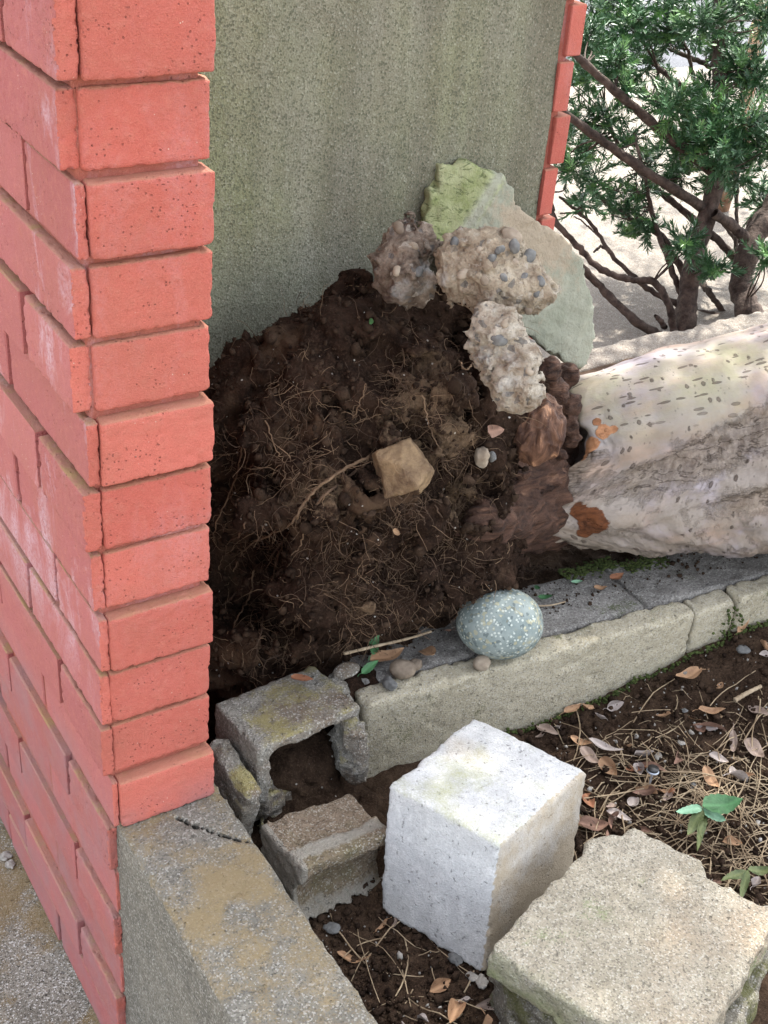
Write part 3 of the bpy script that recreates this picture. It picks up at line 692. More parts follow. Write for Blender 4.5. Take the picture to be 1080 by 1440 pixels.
n_r = np.cross(CT[1]-CT[0], CB[0]-CT[0]); n_r /= np.linalg.norm(n_r); n_r *= -1 if n_r@(CT[0]-CT[3]) < 0 else 1
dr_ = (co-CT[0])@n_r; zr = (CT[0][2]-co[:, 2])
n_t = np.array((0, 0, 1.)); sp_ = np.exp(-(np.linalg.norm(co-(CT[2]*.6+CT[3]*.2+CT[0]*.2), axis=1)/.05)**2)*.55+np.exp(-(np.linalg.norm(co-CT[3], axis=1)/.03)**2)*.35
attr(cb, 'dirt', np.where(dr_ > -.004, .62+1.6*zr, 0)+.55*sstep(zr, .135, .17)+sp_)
tag(cb, 'whitish cube shaped concrete block standing on the soil with its top in full sun', 'concrete block')

# big slab and the footing under it
pts = [(690, 1334), (850, 1442), (985, 1462), (1003, 1440), (1060, 1345), (1092, 1300), (1085, 1270), (1045, 1262), (1030, 1245), (1000, 1235), (985, 1207), (955, 1196), (905, 1165), (890, 1160), (870, 1172), (830, 1178), (815, 1200)]
SZ = -.012
PS = [onz(u, v, SZ)[:2] for u, v in pts]
def f(P):
    n = fbm(P, .02, 3, .6); d2 = sd_poly2(P[:, 0], P[:, 1], PS)+.004*n
    r = .006; q = np.stack([d2+r, np.abs(P[:, 2]-(SZ-.023))-.023+r+.001*n], -1)
    d = np.linalg.norm(np.maximum(q, 0), axis=-1)+np.minimum(q.max(-1), 0)-r
    return d+.0012*fbm(P, .01, 2)
A = np.array(PS)
slab = sdo('concrete_slab', f, (*(A.min(0)-.01), SZ-.055), (*(A.max(0)+.01), SZ+.006), .0034, M['slab'], base=(*A.mean(0), SZ-.046))
co = np.empty(len(slab.data.vertices)*3, np.float32); slab.data.vertices.foreach_get('co', co); co = co.reshape(-1, 3)+np.array(slab.location)
e0, e1 = np.array(PS[0]), np.array(PS[1]); ab = e1-e0; tt = np.clip(((co[:, :2]-e0)@ab)/(ab@ab), 0, 1); de = np.linalg.norm(co[:, :2]-e0-tt[:, None]*ab, axis=1)
attr(slab, 'dirt', .42*np.exp(-de/.022)+.25*np.exp(-np.abs(co[:, 2]-SZ+.035)/.012))
tag(slab, 'broad flat slab of pinkish grey concrete with a broken right edge, tucked against the white cube block', 'concrete slab')
PF = [onz(u, v, -.062)[:2] for u, v in ((686, 1352), (800, 1470), (1040, 1470), (1078, 1345), (1080, 1300), (900, 1230), (760, 1290))]
PF = [np.array(p)+np.array((.004, .0)) for p in PF]
def f(P):
    n = fbm(P, .03, 3, .6); d2 = sd_poly2(P[:, 0], P[:, 1], PF)+.006*n
    r = .008; q = np.stack([d2+r, np.abs(P[:, 2]+.105)-.044+r+.003*n], -1)
    return np.linalg.norm(np.maximum(q, 0), axis=-1)+np.minimum(q.max(-1), 0)-r+.003*fbm(P, .012, 2)
A = np.array(PF)
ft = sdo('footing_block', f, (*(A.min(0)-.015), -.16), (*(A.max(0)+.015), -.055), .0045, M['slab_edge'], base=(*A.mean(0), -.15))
tag(ft, 'dull mossy concrete lump lying on the soil under the broad flat slab', 'concrete block')

# ================================================================== FALLEN TREE
A0 = onz(822, 648, .140); A1 = onz(1080, 618, .172)
ax_d = (A1-A0)/np.linalg.norm(A1-A0)
tree = empty('fallen_tree', (A0[0], A0[1], -.02), 'uprooted tree lying along the kerb, pale dotted bark and a dark root ball', 'tree')
L0 = -.030; L1 = 1.9; nS = 420; nA = 220
ss = np.concatenate([np.linspace(L0, .55, 330), np.linspace(.555, L1, 90)]); th = np.linspace(-2.45, -2.45+2*PI, nA, endpoint=False)
upv = np.array([0, 0, 1.0]); upv -= ax_d*(upv@ax_d); upv /= np.linalg.norm(upv); sid = np.cross(ax_d, upv)   # towards -y side
if sid[1] > 0: sid = -sid
S_, Th = np.meshgrid(ss, th, indexing='ij')
seg = np.linalg.norm(A1-A0)
rad = .132+(.178-.132)*np.clip(S_/seg, 0, 1.25)
rad = rad-.0*S_
wrap = lambda a: (a+PI) % (2*PI)-PI
thg = 1.28-.45*np.clip(S_/seg, -.1, 1.2)                    # main fold, runs back along the trunk
f1 = np.exp(-(wrap(Th-thg-.05*np.sin(S_*22))/.19)**2)*sstep(S_, -.02, .12)
thg2 = 1.55-.25*np.clip((S_-.2)/seg, -.5, 1)
f2 = np.exp(-(wrap(Th-thg2)/.10)**2)*sstep(S_, .12, .26)
bul = np.exp(-(wrap(Th-1.95)/.45)**2)
rad = rad-.024*f1-.016*f2+.010*bul+.007*np.exp(-(wrap(Th-thg+.33)/.13)**2)
end = 1-.14*np.exp(-np.clip(S_-L0, 0, 1)/.008)-.05*np.exp(-np.clip(S_-L0, 0, 1)/.05); rad = rad*end
cen = A0+S_[..., None]*ax_d-np.array([0, 0, 1])*(.015*np.clip(S_/seg, 0, 3))[..., None]*0
dirv = np.cos(Th)[..., None]*upv+np.sin(Th)[..., None]*sid
P = cen+rad[..., None]*dirv
fold = np.clip(f1*1.1+f2*.9+.26*sstep(Th, thg-.1, thg+.25)+.30*sstep(Th, 2.0, 2.6)+.8*np.exp(-((S_-L0)/.03)**2)*(Th > .9)*(Th < 4), 0, 1)
lowm = sstep(Th, thg-.25, thg+.25)
P = P+((.007*fbm(P, .10, 3)+(.0025+.004*lowm)*fbm(P*np.array((.6, 1, 1)), .035, 3))[..., None]*dirv)+((.009*np.abs(fbm(P*np.array((.6, 1, 1)), .018, 3, .65))*fold)[..., None]*dirv)+((.0022*np.abs(fbm(P, .009, 2, .6))*lowm)[..., None]*dirv)
# left margin is ragged
P = P-ax_d*(.13*np.exp(-(wrap(Th-1.70)/.45)**2)*np.exp(-(S_-L0)/.15))[..., None]
P = P+ax_d*((.014*fbm(P, .035, 3)*np.exp(-((S_-L0)/.05)**2))[..., None])
V = P.reshape(-1, 3); i, j = np.meshgrid(np.arange(len(ss)-1), np.arange(nA), indexing='ij')
a = (i*nA+j).ravel(); b = (i*nA+(j+1) % nA).ravel(); Q = np.stack([a, b, b+nA, a+nA], 1)
trunk = obj('trunk', V, Q[:, ::-1] if True else Q, M['bark'], tree)
uvl = trunk.data.uv_layers.new(name='UVMap'); li = np.empty(len(trunk.data.loops), np.int32); trunk.data.loops.foreach_get('vertex_index', li)
uvv = np.stack([S_+.5, Th*.12], -1).reshape(-1, 2); uvl.data.foreach_set('uv', uvv[li].astype(np.float32).ravel())
px = proj(V); vis = (dirv.reshape(-1, 3)*(CAM-V)).sum(-1) > 0
def near(u, v): d = ((px-np.array((u, v)))**2).sum(-1)+(~vis)*1e9; return V[d.argmin()]
bare = np.zeros(len(V)); red = np.zeros(len(V))
for u, v, r_, k in ((832, 628, .017, 0), (815, 640, .013, 0), (850, 607, .014, 0), (838, 592, .008, .6), (862, 603, .008, 0), (832, 733, .028, 1), (815, 722, .018, 1), (822, 750, .015, 1)):
    q = near(u, v); e = np.exp(-(np.linalg.norm(V-q, axis=1)/r_)**2); bare = np.maximum(bare, e); red = np.maximum(red, np.where(e > .2, k, 0))
attr(trunk, 'bare', bare); attr(trunk, 'bare_red', red); attr(trunk, 'fold', fold.ravel())
attr(trunk, 'low', sstep(Th, thg-.25, thg+.25).ravel())
attr(trunk, 'topside', np.clip(1-np.abs(wrap(Th-.2))/1.0, 0, 1).ravel())

# root crown: brown wood between trunk and soil
def W(u, v, y): return ony(u, v, y)
def f(P):
    d = sd_cap(P, A0-ax_d*.12+np.array((0, .04, 0)), ond(765, 715, 1.92), .065, .050)
    d = smin(d, sd_cap(P, ond(765, 712, 1.90), ond(675, 732, 1.70), .050, .034), .02)
    d = smin(d, sd_cap(P, A0-ax_d*.09+np.array((0, .02, .02)), ond(700, 620, 1.95), .085, .06), .03)
    d = smin(d, sd_cap(P, ond(760, 670, 1.84), ond(690, 650, 1.80), .045, .04), .03)
    d = smin(d, sd_cap(P, ond(780, 735, 1.96), ond(730, 765, 1.87), .040, .015), .02)
    q = P@np.array(rotm(0, 0, 0)); q = (P-A0); al = (q@ax_d)[:, None]*ax_d*.65; Q_ = P-al
    return d+.007*fbm(Q_, .022, 3, .6)+.005*ridged(Q_, .016, 2)
sdo('root_crown', f, np.array((A0[0]-.34, A0[1]-.19, -.03)), A0+np.array((.12, .18, .17)), .004, M['wood'], tree)
pB = ond(756, 603, 1.66); RB = rvec(.10)
def f(P):
    q = (P-pB)@RB
    d = sd_ell(P, pB, (.036, .047, .034), RB)
    d = d+.0040*np.abs(np.sin(q[:, 0]*190+2.2*fbm(P, .03, 2)))-.002
    return d+.0030*fbm(P, .016, 3, .6)
def m_pod():
    t = NT('ridged_burl', .7, .35); n = t.noise(1, 5, .6, t.map(scale=(60, 60, 12)), 1.0); c = t.mix(t.step(n, .4, .6), (.05, .022, .014), (.17, .085, .05)); c = t.mix(t.step(n, .6, .68), c, (.42, .23, .13))
    t.col(c); t.bump((n, .006), (t.noise(260, 3, .6), .001)); return t.m
sdo('burl', f, pB-.065, pB+.065, .0028, m_pod(), tree)
def f(P):
    d = np.full(len(P), 1.)
    for (u, v, dp, r_) in ((772, 520, 1.74, 20), (795, 528, 1.80, 22), (782, 552, 1.76, 22), (800, 568, 1.80, 20), (797, 598, 1.80, 17), (803, 618, 1.82, 13), (790, 640, 1.80, 12)):
        d = smin(d, np.linalg.norm(P-ond(u, v, dp), axis=-1)-r_*dp/F_PX, .010)
    return d+.004*fbm(P, .016, 3, .6)+.0025*ridged(P, .012, 2)
c_ = ond(790, 570, 1.79); sdo('burl', f, c_-.12, c_+.12, .003, M['wood'], tree)

# root ball
BALL_MODS = []
def ball_f(P):
    d = sd_ell(P, (.475, .185, .19), (.19, .145, .265), rotm(0, -.10, 0))
    d = smin(d, sd_ell(P, (.40, .26, .29), (.17, .10, .17)), .05)
    d = smin(d, sd_ell(P, (.33, .30, .20), (.11, .09, .19)), .05)
    d = smin(d, sd_ell(P, (.57, .22, .33), (.13, .10, .12)), .04)
    d = smin(d, sd_ell(P, (.57, .20, .05), (.10, .10, .09)), .05)
    d = smin(d, sd_ell(P, (.455, .25, .375), (.10, .075, .10)), .04)
    d = smin(d, sd_ell(P, (.31, .24, .0), (.12, .12, .12)), .05)
    d = smin(d, sd_ell(P, (.47, .18, .0), (.12, .10, .07)), .04)
    if BALL_MODS:
        for (c_, r_, k_) in BALL_MODS:
            e = sd_ell(P, c_, r_); d = smin(d, e, .012) if k_ > 0 else smax(d, -e, .012)
    m_ = np.abs(d) < .06; out = d.copy(); Q_ = P[m_]
    out[m_] = d[m_]+.030*fbm(Q_, .10, 2, .5)+.017*ridged(Q_, .050, 2)+.013*np.abs(fbm(Q_, .022, 3, .6, 2.))-.006+.003*fbm(Q_, .006, 2)
    out = np.maximum(out, d-.022)
    out = smax(out, (.138-P[:, 1]-np.clip(P[:, 2]-.02, 0, 1)*.9)+.012*fbm(P, .03, 3, .6), .02)
    # floor cut and shaft
    return out
def hit(u, v):
    dp = np.linspace(1.2, 2.2, 260); P_ = CAM+ray(u, v)*dp[:, None]; d = ball_f(P_); k = np.where(d < 0)[0]; return P_[k[0]] if len(k) else None
_b = np.random.default_rng(19); mods = []
for u, v, r_, el in ((325, 640, .030, 2.0), (322, 740, .034, 2.2), (345, 830, .036, 1.8), (395, 890, .034, 1.3), (465, 900, .026, 1.0), (455, 585, .022, 1.3), (365, 560, .016, 1.2), (500, 640, .016, 1.2), (430, 800, .022, 1.4), (560, 800, .020, .8), (650, 500, .018, 1.6), (665, 580, .024, 1.4), (610, 850, .018, .8), (690, 690, .020, 1.0), (400, 700, .018, 1.6)):
    h_ = hit(u, v)
    if h_ is not None: r_ *= 1.35 if u < 420 else 1.0; mods.append((h_+_F*r_*.1, (r_, r_, r_*el), -1))
for _ in range(95):
    u, v = _b.uniform(310, 680), _b.uniform(420, 900); h_ = hit(u, v); r_ = _b.uniform(.008, .022)
    if h_ is not None: mods.append((h_+_F*r_*.35, (r_*_b.uniform(.8, 1.4), r_, r_*_b.uniform(.7, 1.2)), 1 if _b.random() < .62 else -1))
BALL_MODS = mods
Vb, Qb = snets(ball_f, (.15, -.02, -.08), (.78, .395, .56), .0042)
ball = obj('root_ball', Vb, Qb, M['ball'], tree)
BALLTAN = 1
me = ball.data; nrm = np.empty(len(me.vertices)*3, np.float32); me.vertices.foreach_get('normal', nrm); Bn = nrm.reshape(-1, 3)
cn = (Vb-np.array((.47, .22, .2))); 
if (Bn*cn).sum(-1).mean() < 0: Bn = -Bn
facing = (Bn*(CAM-Vb)/np.linalg.norm(CAM-Vb, axis=1)[:, None]).sum(-1)
front = np.where((facing > -.1))[0]; pb = proj(Vb)

g = np.random.default_rng(5)
def rootlet(start, n0, length, rad, steps=9, grav=.6, curl=.9, rng=g, hug=True):
    d = n0*.5+rng.normal(size=3)*.8; d /= np.linalg.norm(d); p = start+n0*.001; path = [p]; st = length/steps; k = rng.normal(size=3)*curl
    for i in range(steps):
        d = d+k*.18+rng.normal(size=3)*.28*curl+np.array((0, 0, -.12*grav)); 
        if hug: d = d-n0*.10*(i > 1)+n0*.03
        d /= np.linalg.norm(d); p = p+d*st; path.append(p)
        if rng.random() < .2: k = rng.normal(size=3)*curl
    return np.array(path), rad*np.linspace(1, .35, steps+1)
fine_l = Bag(); fine_d = Bag()
clus = [(430, 640), (560, 560), (600, 520), (640, 610), (640, 680), (400, 680), (360, 760), (340, 640), (540, 840), (600, 800), (470, 770), (400, 830), (520, 780), (650, 760), (420, 560), (560, 720), (500, 860), (380, 900), (620, 640)]
front_px = pb[front]
for i in range(2600):
    if i < 1900:
        cu = np.array(clus[g.integers(len(clus))])+g.normal(size=2)*26; d = ((front_px-cu)**2).sum(-1); vi = front[d.argmin()]
    else: vi = front[g.integers(len(front))]
    s_ = Vb[vi]; n0 = Bn[vi]; path, r_ = rootlet(s_, n0, g.uniform(.012, .050), g.uniform(.00028, .0007), 6, .5, 1.0)
    Vt, Qt = tube(path, r_, 3); (fine_l if g.random() < .42 else fine_d).add(Vt, Qt)
o = fine_l.build('root_hairs', M['root'], tree); o['kind'] = 'stuff'
o = fine_d.build('root_hairs', M['root_dark'], tree); o['kind'] = 'stuff'
# larger single roots, each a part
def surf(u, v):
    d = ((front_px-np.array((u, v)))**2).sum(-1); c_ = np.argsort(d)[:12]; vi = front[c_[np.argmin(((Vb[front[c_]]-CAM)@_F))]]
    return Vb[vi]+Bn[vi]*.004
big = [((560, 622), (500, 660), (455, 700), (420, 740), (385, 780), (350, 815), (312, 850)), ((520, 640), (470, 668), (430, 705), (405, 735), (350, 770), (325, 800)),
       ((480, 660), (440, 690), (415, 730), (398, 770), (380, 830)), ((545, 520), (570, 545), (580, 570)), ((515, 540), (500, 575), (495, 590), (540, 580)),
       ((440, 870), (415, 890), (400, 930), (385, 960)), ((372, 850), (365, 900), (355, 950)), ((345, 600), (335, 660), (310, 730), (303, 760)), ((372, 590), (392, 640), (398, 650)),
       ((475, 905), (462, 930), (452, 950)), ((700, 470), (665, 440), (630, 420), (600, 400)), ((640, 500), (655, 520), (668, 510)), ((600, 690), (620, 720), (640, 750)), ((330, 700), (345, 740), (320, 770), (305, 800)),
       ((360, 800), (350, 840), (330, 880), (325, 920)), ((560, 700), (590, 720), (600, 740)), ((590, 560), (605, 600), (620, 640)), ((430, 720), (425, 760), (412, 780))]
for k, path in enumerate(big):
    P_ = np.array([surf(u, v) for u, v in path]); P_ = spline(P_, 8*len(path)); P_ = P_+g.normal(size=P_.shape)*.0009
    r0 = .0021 if k < 3 else g.uniform(.0009, .0015)
    Vt, Qt = tube(P_, r0*np.linspace(1, .45, len(P_)), 6); obj('root', Vt, Qt, M['root'] if k % 3 else M['root_dark'], tree)
    if k < 8:
        bg_ = Bag()
        for _ in range(int(len(P_)*1.2)):
            q = P_[g.integers(len(P_))]; pth, rr_ = rootlet(q, (CAM-q)/np.linalg.norm(CAM-q)*.4, g.uniform(.01, .03), g.uniform(.0003, .0006), 5, .6, 1.1, hug=False); Vt, Qt = tube(pth, rr_, 3); bg_.add(Vt, Qt)
        o = bg_.build('root_hairs', M['root'], tree); o['kind'] = 'stuff'
tn = np.zeros(len(Vb))
for u, v, r_ in ((590, 545, .05), (640, 620, .05), (650, 700, .04), (560, 600, .035), (470, 690, .035), (600, 520, .035), (430, 700, .03), (520, 860, .03)):
    tn = np.maximum(tn, np.exp(-(np.linalg.norm(Vb-surf(u, v), axis=1)/r_)**2))
attr(ball, 'tan', tn)
# soil crumbs clinging to the ball
def ico(s=1.0):
    t = (1+5**.5)/2; v = np.array([(-1, t, 0), (1, t, 0), (-1, -t, 0), (1, -t, 0), (0, -1, t), (0, 1, t), (0, -1, -t), (0, 1, -t), (t, 0, -1), (t, 0, 1), (-t, 0, -1), (-t, 0, 1)])/1.9*s
    f_ = np.array([(0, 11, 5), (0, 5, 1), (0, 1, 7), (0, 7, 10), (0, 10, 11), (1, 5, 9), (5, 11, 4), (11, 10, 2), (10, 7, 6), (7, 1, 8), (3, 9, 4), (3, 4, 2), (3, 2, 6), (3, 6, 8), (3, 8, 9), (4, 9, 5), (2, 4, 11), (6, 2, 10), (8, 6, 7), (9, 8, 1)]); return v, f_
IV, IF = ico()
def crumbs(cents, sizes, rng):
    bg_ = Bag()
    for c_, s_ in zip(cents, sizes):
        v = IV*(1+rng.normal(size=(12, 1))*.22)*s_*rng.uniform(.6, 1.25, 3); bg_.add(v+c_, IF)
    return bg_
pick = front[g.integers(0, len(front), 4200)]; sz = .0011+g.exponential(.0016, len(pick)); sz = np.minimum(sz, .009)
o = crumbs(Vb[pick]+Bn[pick]*(sz*.3)[:, None], sz, g).build('soil_crumbs', M['clay'], tree, smooth=False); o['kind'] = 'stuff'
pick = front[g.integers(0, len(front), 70)]; sz = g.uniform(.0007, .0017, len(pick))
o = crumbs(Vb[pick]+Bn[pick]*(sz*.6)[:, None], sz, g).build('grit', M['grit'], tree, smooth=False); o['kind'] = 'stuff'

# ---- flake of stone leaning on the panel
fl_px = [(624, 233), (646, 234), (659, 225), (677, 234), (706, 243), (714, 257), (723, 265), (725, 286), (740, 300), (769, 320), (797, 336), (818, 371), (825, 405), (835, 430), (836, 487), (816, 520), (803, 515), (759, 487), (740, 471), (690, 450), (640, 400), (599, 325), (603, 304), (608, 279), (611, 267), (619, 265)]
fn = np.array((-.10, -1.0, .22)); fn /= np.linalg.norm(fn); fp0 = np.array((.66, PANEL_Y-.035, .52))
fe1 = np.cross((0, 0, 1), -fn); fe1 /= np.linalg.norm(fe1); fe2 = np.cross(fn, fe1)
if fe2[2] < 0: fe2 = -fe2
FL = [onpl(u, v, fn, fp0) for u, v in fl_px]; F2 = [((p-fp0)@fe1, (p-fp0)@fe2) for p in FL]
cr0 = onpl(706, 245, fn, fp0); cr1 = onpl(668, 305, fn, fp0); c0 = np.array(((cr0-fp0)@fe1, (cr0-fp0)@fe2)); c1 = np.array(((cr1-fp0)@fe1, (cr1-fp0)@fe2))
cd = (c1-c0)/np.linalg.norm(c1-c0); cp = np.array((cd[1], -cd[0]))
def side(P):
    q = P-fp0; X = q@fe1; Y_ = q@fe2; s_ = (X-c0[0])*cp[0]+(Y_-c0[1])*cp[1]; return X, Y_, q@fn, s_
s_test = side(onpl(640, 280, fn, fp0)[None])[3][0]; sg = 1 if s_test > 0 else -1
def f(P):
    X, Y_, Zf, s_ = side(P); s_ = s_*sg
    n = fbm(P, .02, 3, .6); d2 = sd_poly2(X, Y_, F2)+.003*n+.003*ridged(P, .014, 2)
    zf = Zf-.016*np.clip(1-np.abs(s_)/.03, 0, 1)*0+np.clip(s_, 0, .1)*.25-.006*np.exp(-(s_/.006)**2)
    d = np.maximum(d2, np.abs(zf+.004)-.011+.0022*n); return d+.0012*fbm(P, .008, 2)
A = np.array(FL); flake = sdo('stone_flake', f, A.min(0)-.03, A.max(0)+.03, .0036, M['flake'], base=(*A.mean(0)[:2], A.min(0)[2]))
me = flake.data; co = np.empty(len(me.vertices)*3, np.float32); me.vertices.foreach_get('co', co); co = co.reshape(-1, 3)+np.array(flake.location)
pf = proj(co); s_ = side(co)[3]*sg; attr(flake, 'green', np.clip(.5+s_/.03, 0, 1)); attr(flake, 'ridge', np.exp(-((s_-.006)/.006)**2))
attr(flake, 'beige', np.clip(.5-s_/.03, 0, 1)*np.clip(1-np.hypot((pf[:, 0]-750), (pf[:, 1]-335)*.9)/95, 0, 1)*1.6)
tag(flake, 'thin jagged greenish stone plate leaning on the concrete panel above the trunk', 'stone plate')

# ---- rubble chunks held in the root ball
CR = ond(692, 386, 1.52); C2 = ond(714, 502, 1.47); C3 = ond(574, 368, 1.57)
def chunk(name, c_, s_, ang, seed, mat, label, peb, amp=.010, z=None, parts=True):
    Rm = rvec(ang, 0, 0); root = empty(name, (c_[0], c_[1], c_[2]-min(s_)), label, 'rubble chunk')
    def f(P):
        d = smax(sd_ell(P, c_, s_, Rm), sd_rock(P, c_, np.array(s_)*1.10, 13, seed, Rm), .003)
        return d+amp*fbm(P, .035, 2, .5, seed)+.0060*ridged(P, .016, 3, seed)*.6+.0060*np.abs(fbm(P, .010, 3, .65, seed))-.003+.0022*fbm(P, .004, 2)
    mx = max(s_)+.015; o = sdo('concrete_mass', f, c_-mx, c_+mx, .003, mat, root)
    co = np.empty(len(o.data.vertices)*3, np.float32); o.data.vertices.foreach_get('co', co); co = co.reshape(-1, 3)+loc_of(root); pc = proj(co)
    for (u, v, r_, mt) in peb:
        d = ((pc-np.array((u, v)))**2).sum(-1); k = np.where(d < d.min()+30)[0]; q = co[k[np.argmin((co[k]-CAM)@_F)]]
        q = q+_F*r_*.40; rg = np.random.default_rng(int(u*7+v))
        rs = r_*np.array((1.15, .85, .75)); Rp = rvec(rg.uniform(0, 3), 0, 0)
        sdo('pebble', lambda P: smax(sd_ell(P, q, rs, Rp), sd_rock(P, q, rs*1.1, 9, int(u), Rp), .001)+.0009*fbm(P, .006, 2), q-r_*1.4, q+r_*1.4, max(.0009, r_/7), M[mt], root)
    return root
chunk('rubble_chunk', CR, (.074, .050, .045), .42, 4, M['rubble'], 'largest chunk of pebble studded concrete, oval, resting on top of the root ball', 
      [(724, 327, .012, 'pebble_tan'), (747, 357, .009, 'pebble_grey'), (728, 345, .008, 'pebble_grey'), (706, 350, .006, 'pebble_grey'), (695, 363, .006, 'pebble_grey'), (736, 385, .0055, 'pebble_grey'), (758, 415, .005, 'pebble_grey'),
       (640, 336, .007, 'pebble_grey'), (708, 392, .005, 'pebble_grey'), (680, 397, .006, 'pebble_brown'), (650, 380, .007, 'pebble_tan'), (765, 395, .006, 'pebble_grey'), (700, 372, .004, 'pebble_brown'), (727, 365, .005, 'pebble_tan'), (670, 350, .005, 'pebble_tan'), (745, 440, .006, 'pebble_brown')])
chunk('rubble_chunk', C2, (.068, .037, .032), 1.12, 9, M['rubble_white'], 'whitish craggy concrete chunk hanging between the oval chunk and the trunk burl',
      [(702, 482, .009, 'pebble_grey'), (745, 525, .005, 'pebble_tan'), (708, 452, .006, 'pebble_tan')], .009)
chunk('rubble_chunk', C3, (.042, .056, .036), .15, 13, M['rubble_dirty'], 'soil smeared knob of rubble atop the root ball, left of the oval chunk',
      [(563, 325, .008, 'pebble_brown'), (585, 345, .006, 'pebble_tan'), (560, 375, .006, 'pebble_tan'), (592, 385, .006, 'pebble_grey')], .012)

# ================================================================== STONES
def stone(name, c_, s_, mat, label, group=None, ang=0.0, facets=False, seed=1, amp=.001, cat='stone', h=None, Rm=None):
    c_ = np.array(c_); Rm = rotm(0, 0, ang) if Rm is None else Rm; mx = max(s_)*1.25
    def f(P):
        d = sd_rock(P, c_, s_, 11, seed, Rm) if facets else sd_ell(P, c_, s_, Rm)
        if facets: d = smax(d, sd_ell(P, c_, np.array(s_)*1.02, Rm), .004)
        return d+amp*fbm(P, max(s_)*.5, 3, .5, seed)
    o = sdo(name, f, c_-mx, c_+mx, h or max(s_)/18, mat, base=(c_[0], c_[1], c_[2]-min(s_)*.9)); tag(o, label, cat, group); return o
q = onz(703, 876, .043)
stone('river_stone', q, (.060, .053, .049), M['river'], 'large smooth blue grey speckled egg shaped stone sitting on the kerb', ang=-.5, amp=.0007, h=.0025)
q = onz(678, 932, .009); stone('pebble', q, (.0135, .011, .010), M['pebble_tan'], 'small tan pebble on the kerb just below the big speckled stone', seed=5, cat='pebble', ang=.3)
q = onz(566, 941, .012); stone('pebble', q, (.018, .014, .013), M['pebble_brown'], 'rounded brown pebble beside the end of the kerb, biggest of its cluster', seed=6, cat='pebble', ang=-.6)
q = onz(584, 935, .006); stone('pebble', q, (.010, .009, .008), M['pebble_brown'], 'little brown pebble tucked behind the rounded brown pebble', seed=7, cat='pebble')
q = onz(548, 962, .008); stone('pebble', q, (.009, .014, .009), M['pebble_grey'], 'pointed grey stone chip below the rounded brown pebble', seed=8, facets=True, cat='pebble')
q = onz(487, 943, .012); stone('stone', q, (.020, .014, .009), M['block'], 'greenish grey flat stone behind the top of the hollow block', seed=9, facets=True)
# ochre stone in the root ball
q = surf(566, 662)-_F*.004
Rm = rvec(-.5, 0, 0)
def f(P, q=q):
    p = (P-q)@Rm; d = np.maximum.reduce([(n_@np.array(nn_)/np.linalg.norm(nn_)-dd__) for n_, nn_, dd__ in ((p, (1, .1, .1), .029), (p, (-1, .25, .2), .027), (p, (.1, 1, .1), .031), (p, (-.3, -1, .1), .029), (p, (.55, -1, .2), .030), (p, (.65, .1, 1), .019), (p, (-.55, -.1, 1), .019), (p, (.1, .5, 1), .022), (p, (0, 0, -1), .022))]) if True else np.maximum.reduce([np.abs(p[:, 0])-.030+p[:, 1]*.1, np.abs(p[:, 1])-.032, np.abs(p[:, 2])-.020, (p[:, 0]*.8+p[:, 2]*.9)-.026, (-p[:, 0]*.75+p[:, 2]*.9-p[:, 1]*.15)-.026, (p[:, 1]*.85+p[:, 0]*.5)-.034])
    return d+.0022*fbm(P, .015, 3, .55)
o = sdo('stone', f, q-.05, q+.05, .0022, M['ochre'], base=q-np.array((0, 0, .03))); tag(o, 'angular ochre yellow stone wedged in the middle of the root ball', 'stone')
q = surf(583, 625); stone('stone', q, (.011, .008, .006), M['ochre'], 'small yellowish stone just above the angular ochre stone', seed=3, facets=True)
q = surf(676, 645); stone('stone', q, (.010, .012, .016), M['pebble_tan'], 'small pale stone in the soil left of the trunk burl', seed=4, facets=True)
q = surf(690, 640); stone('stone', q, (.006, .006, .009), M['pebble_grey'], 'tiny blue grey stone in the soil beside the small pale stone', seed=14, facets=True)

# ================================================================== LEAVES, STRAW, TWIGS
def leaf_mesh(L, Wd, curl, fold_, mat, stem=.3, seed=0, serr=0.0, tip=.5):
    rg = np.random.default_rng(seed); n = 13; V = []; ts = np.linspace(0, 1, n)
    k1, k2 = rg.uniform(-1, 1, 2)
    for i, t in enumerate(ts):
        wd = Wd*(math.sin(PI*t**.8)**.75)*(1-.25*t)
        if serr and i % 2: wd *= 1-serr
        z = curl*L*(t-.5)**2*2+.04*L*math.sin(6*t+k1*3)
        for s_ in (-1, -.5, 0, .5, 1):
            V.append((L*(t-.5), wd*s_*.5+k2*.12*L*(t-.5)**2, z+fold_*abs(s_)*wd+.02*L*math.sin(9*t+4*s_+k2*5)*abs(s_)))
    Q = [(i*5+j, (i+1)*5+j, (i+1)*5+j+1, i*5+j+1) for i in range(n-1) for j in range(4)]
    V = np.array(V)
    if stem:
        p = np.array([(-.5*L-stem*L*t, .04*L*math.sin(3*t), curl*L*.5-.1*L*t) for t in np.linspace(0, 1, 5)]); Vt, Qt = tube(p, L*.012, 4); Q += [tuple(x+len(V) for x in q_) for q_ in Qt]; V = np.vstack([V, Vt])
    V[:, 2] -= V[:, 2].min(); return mesh('leaf', V, np.array(Q), mat)
lr = random.Random(21)
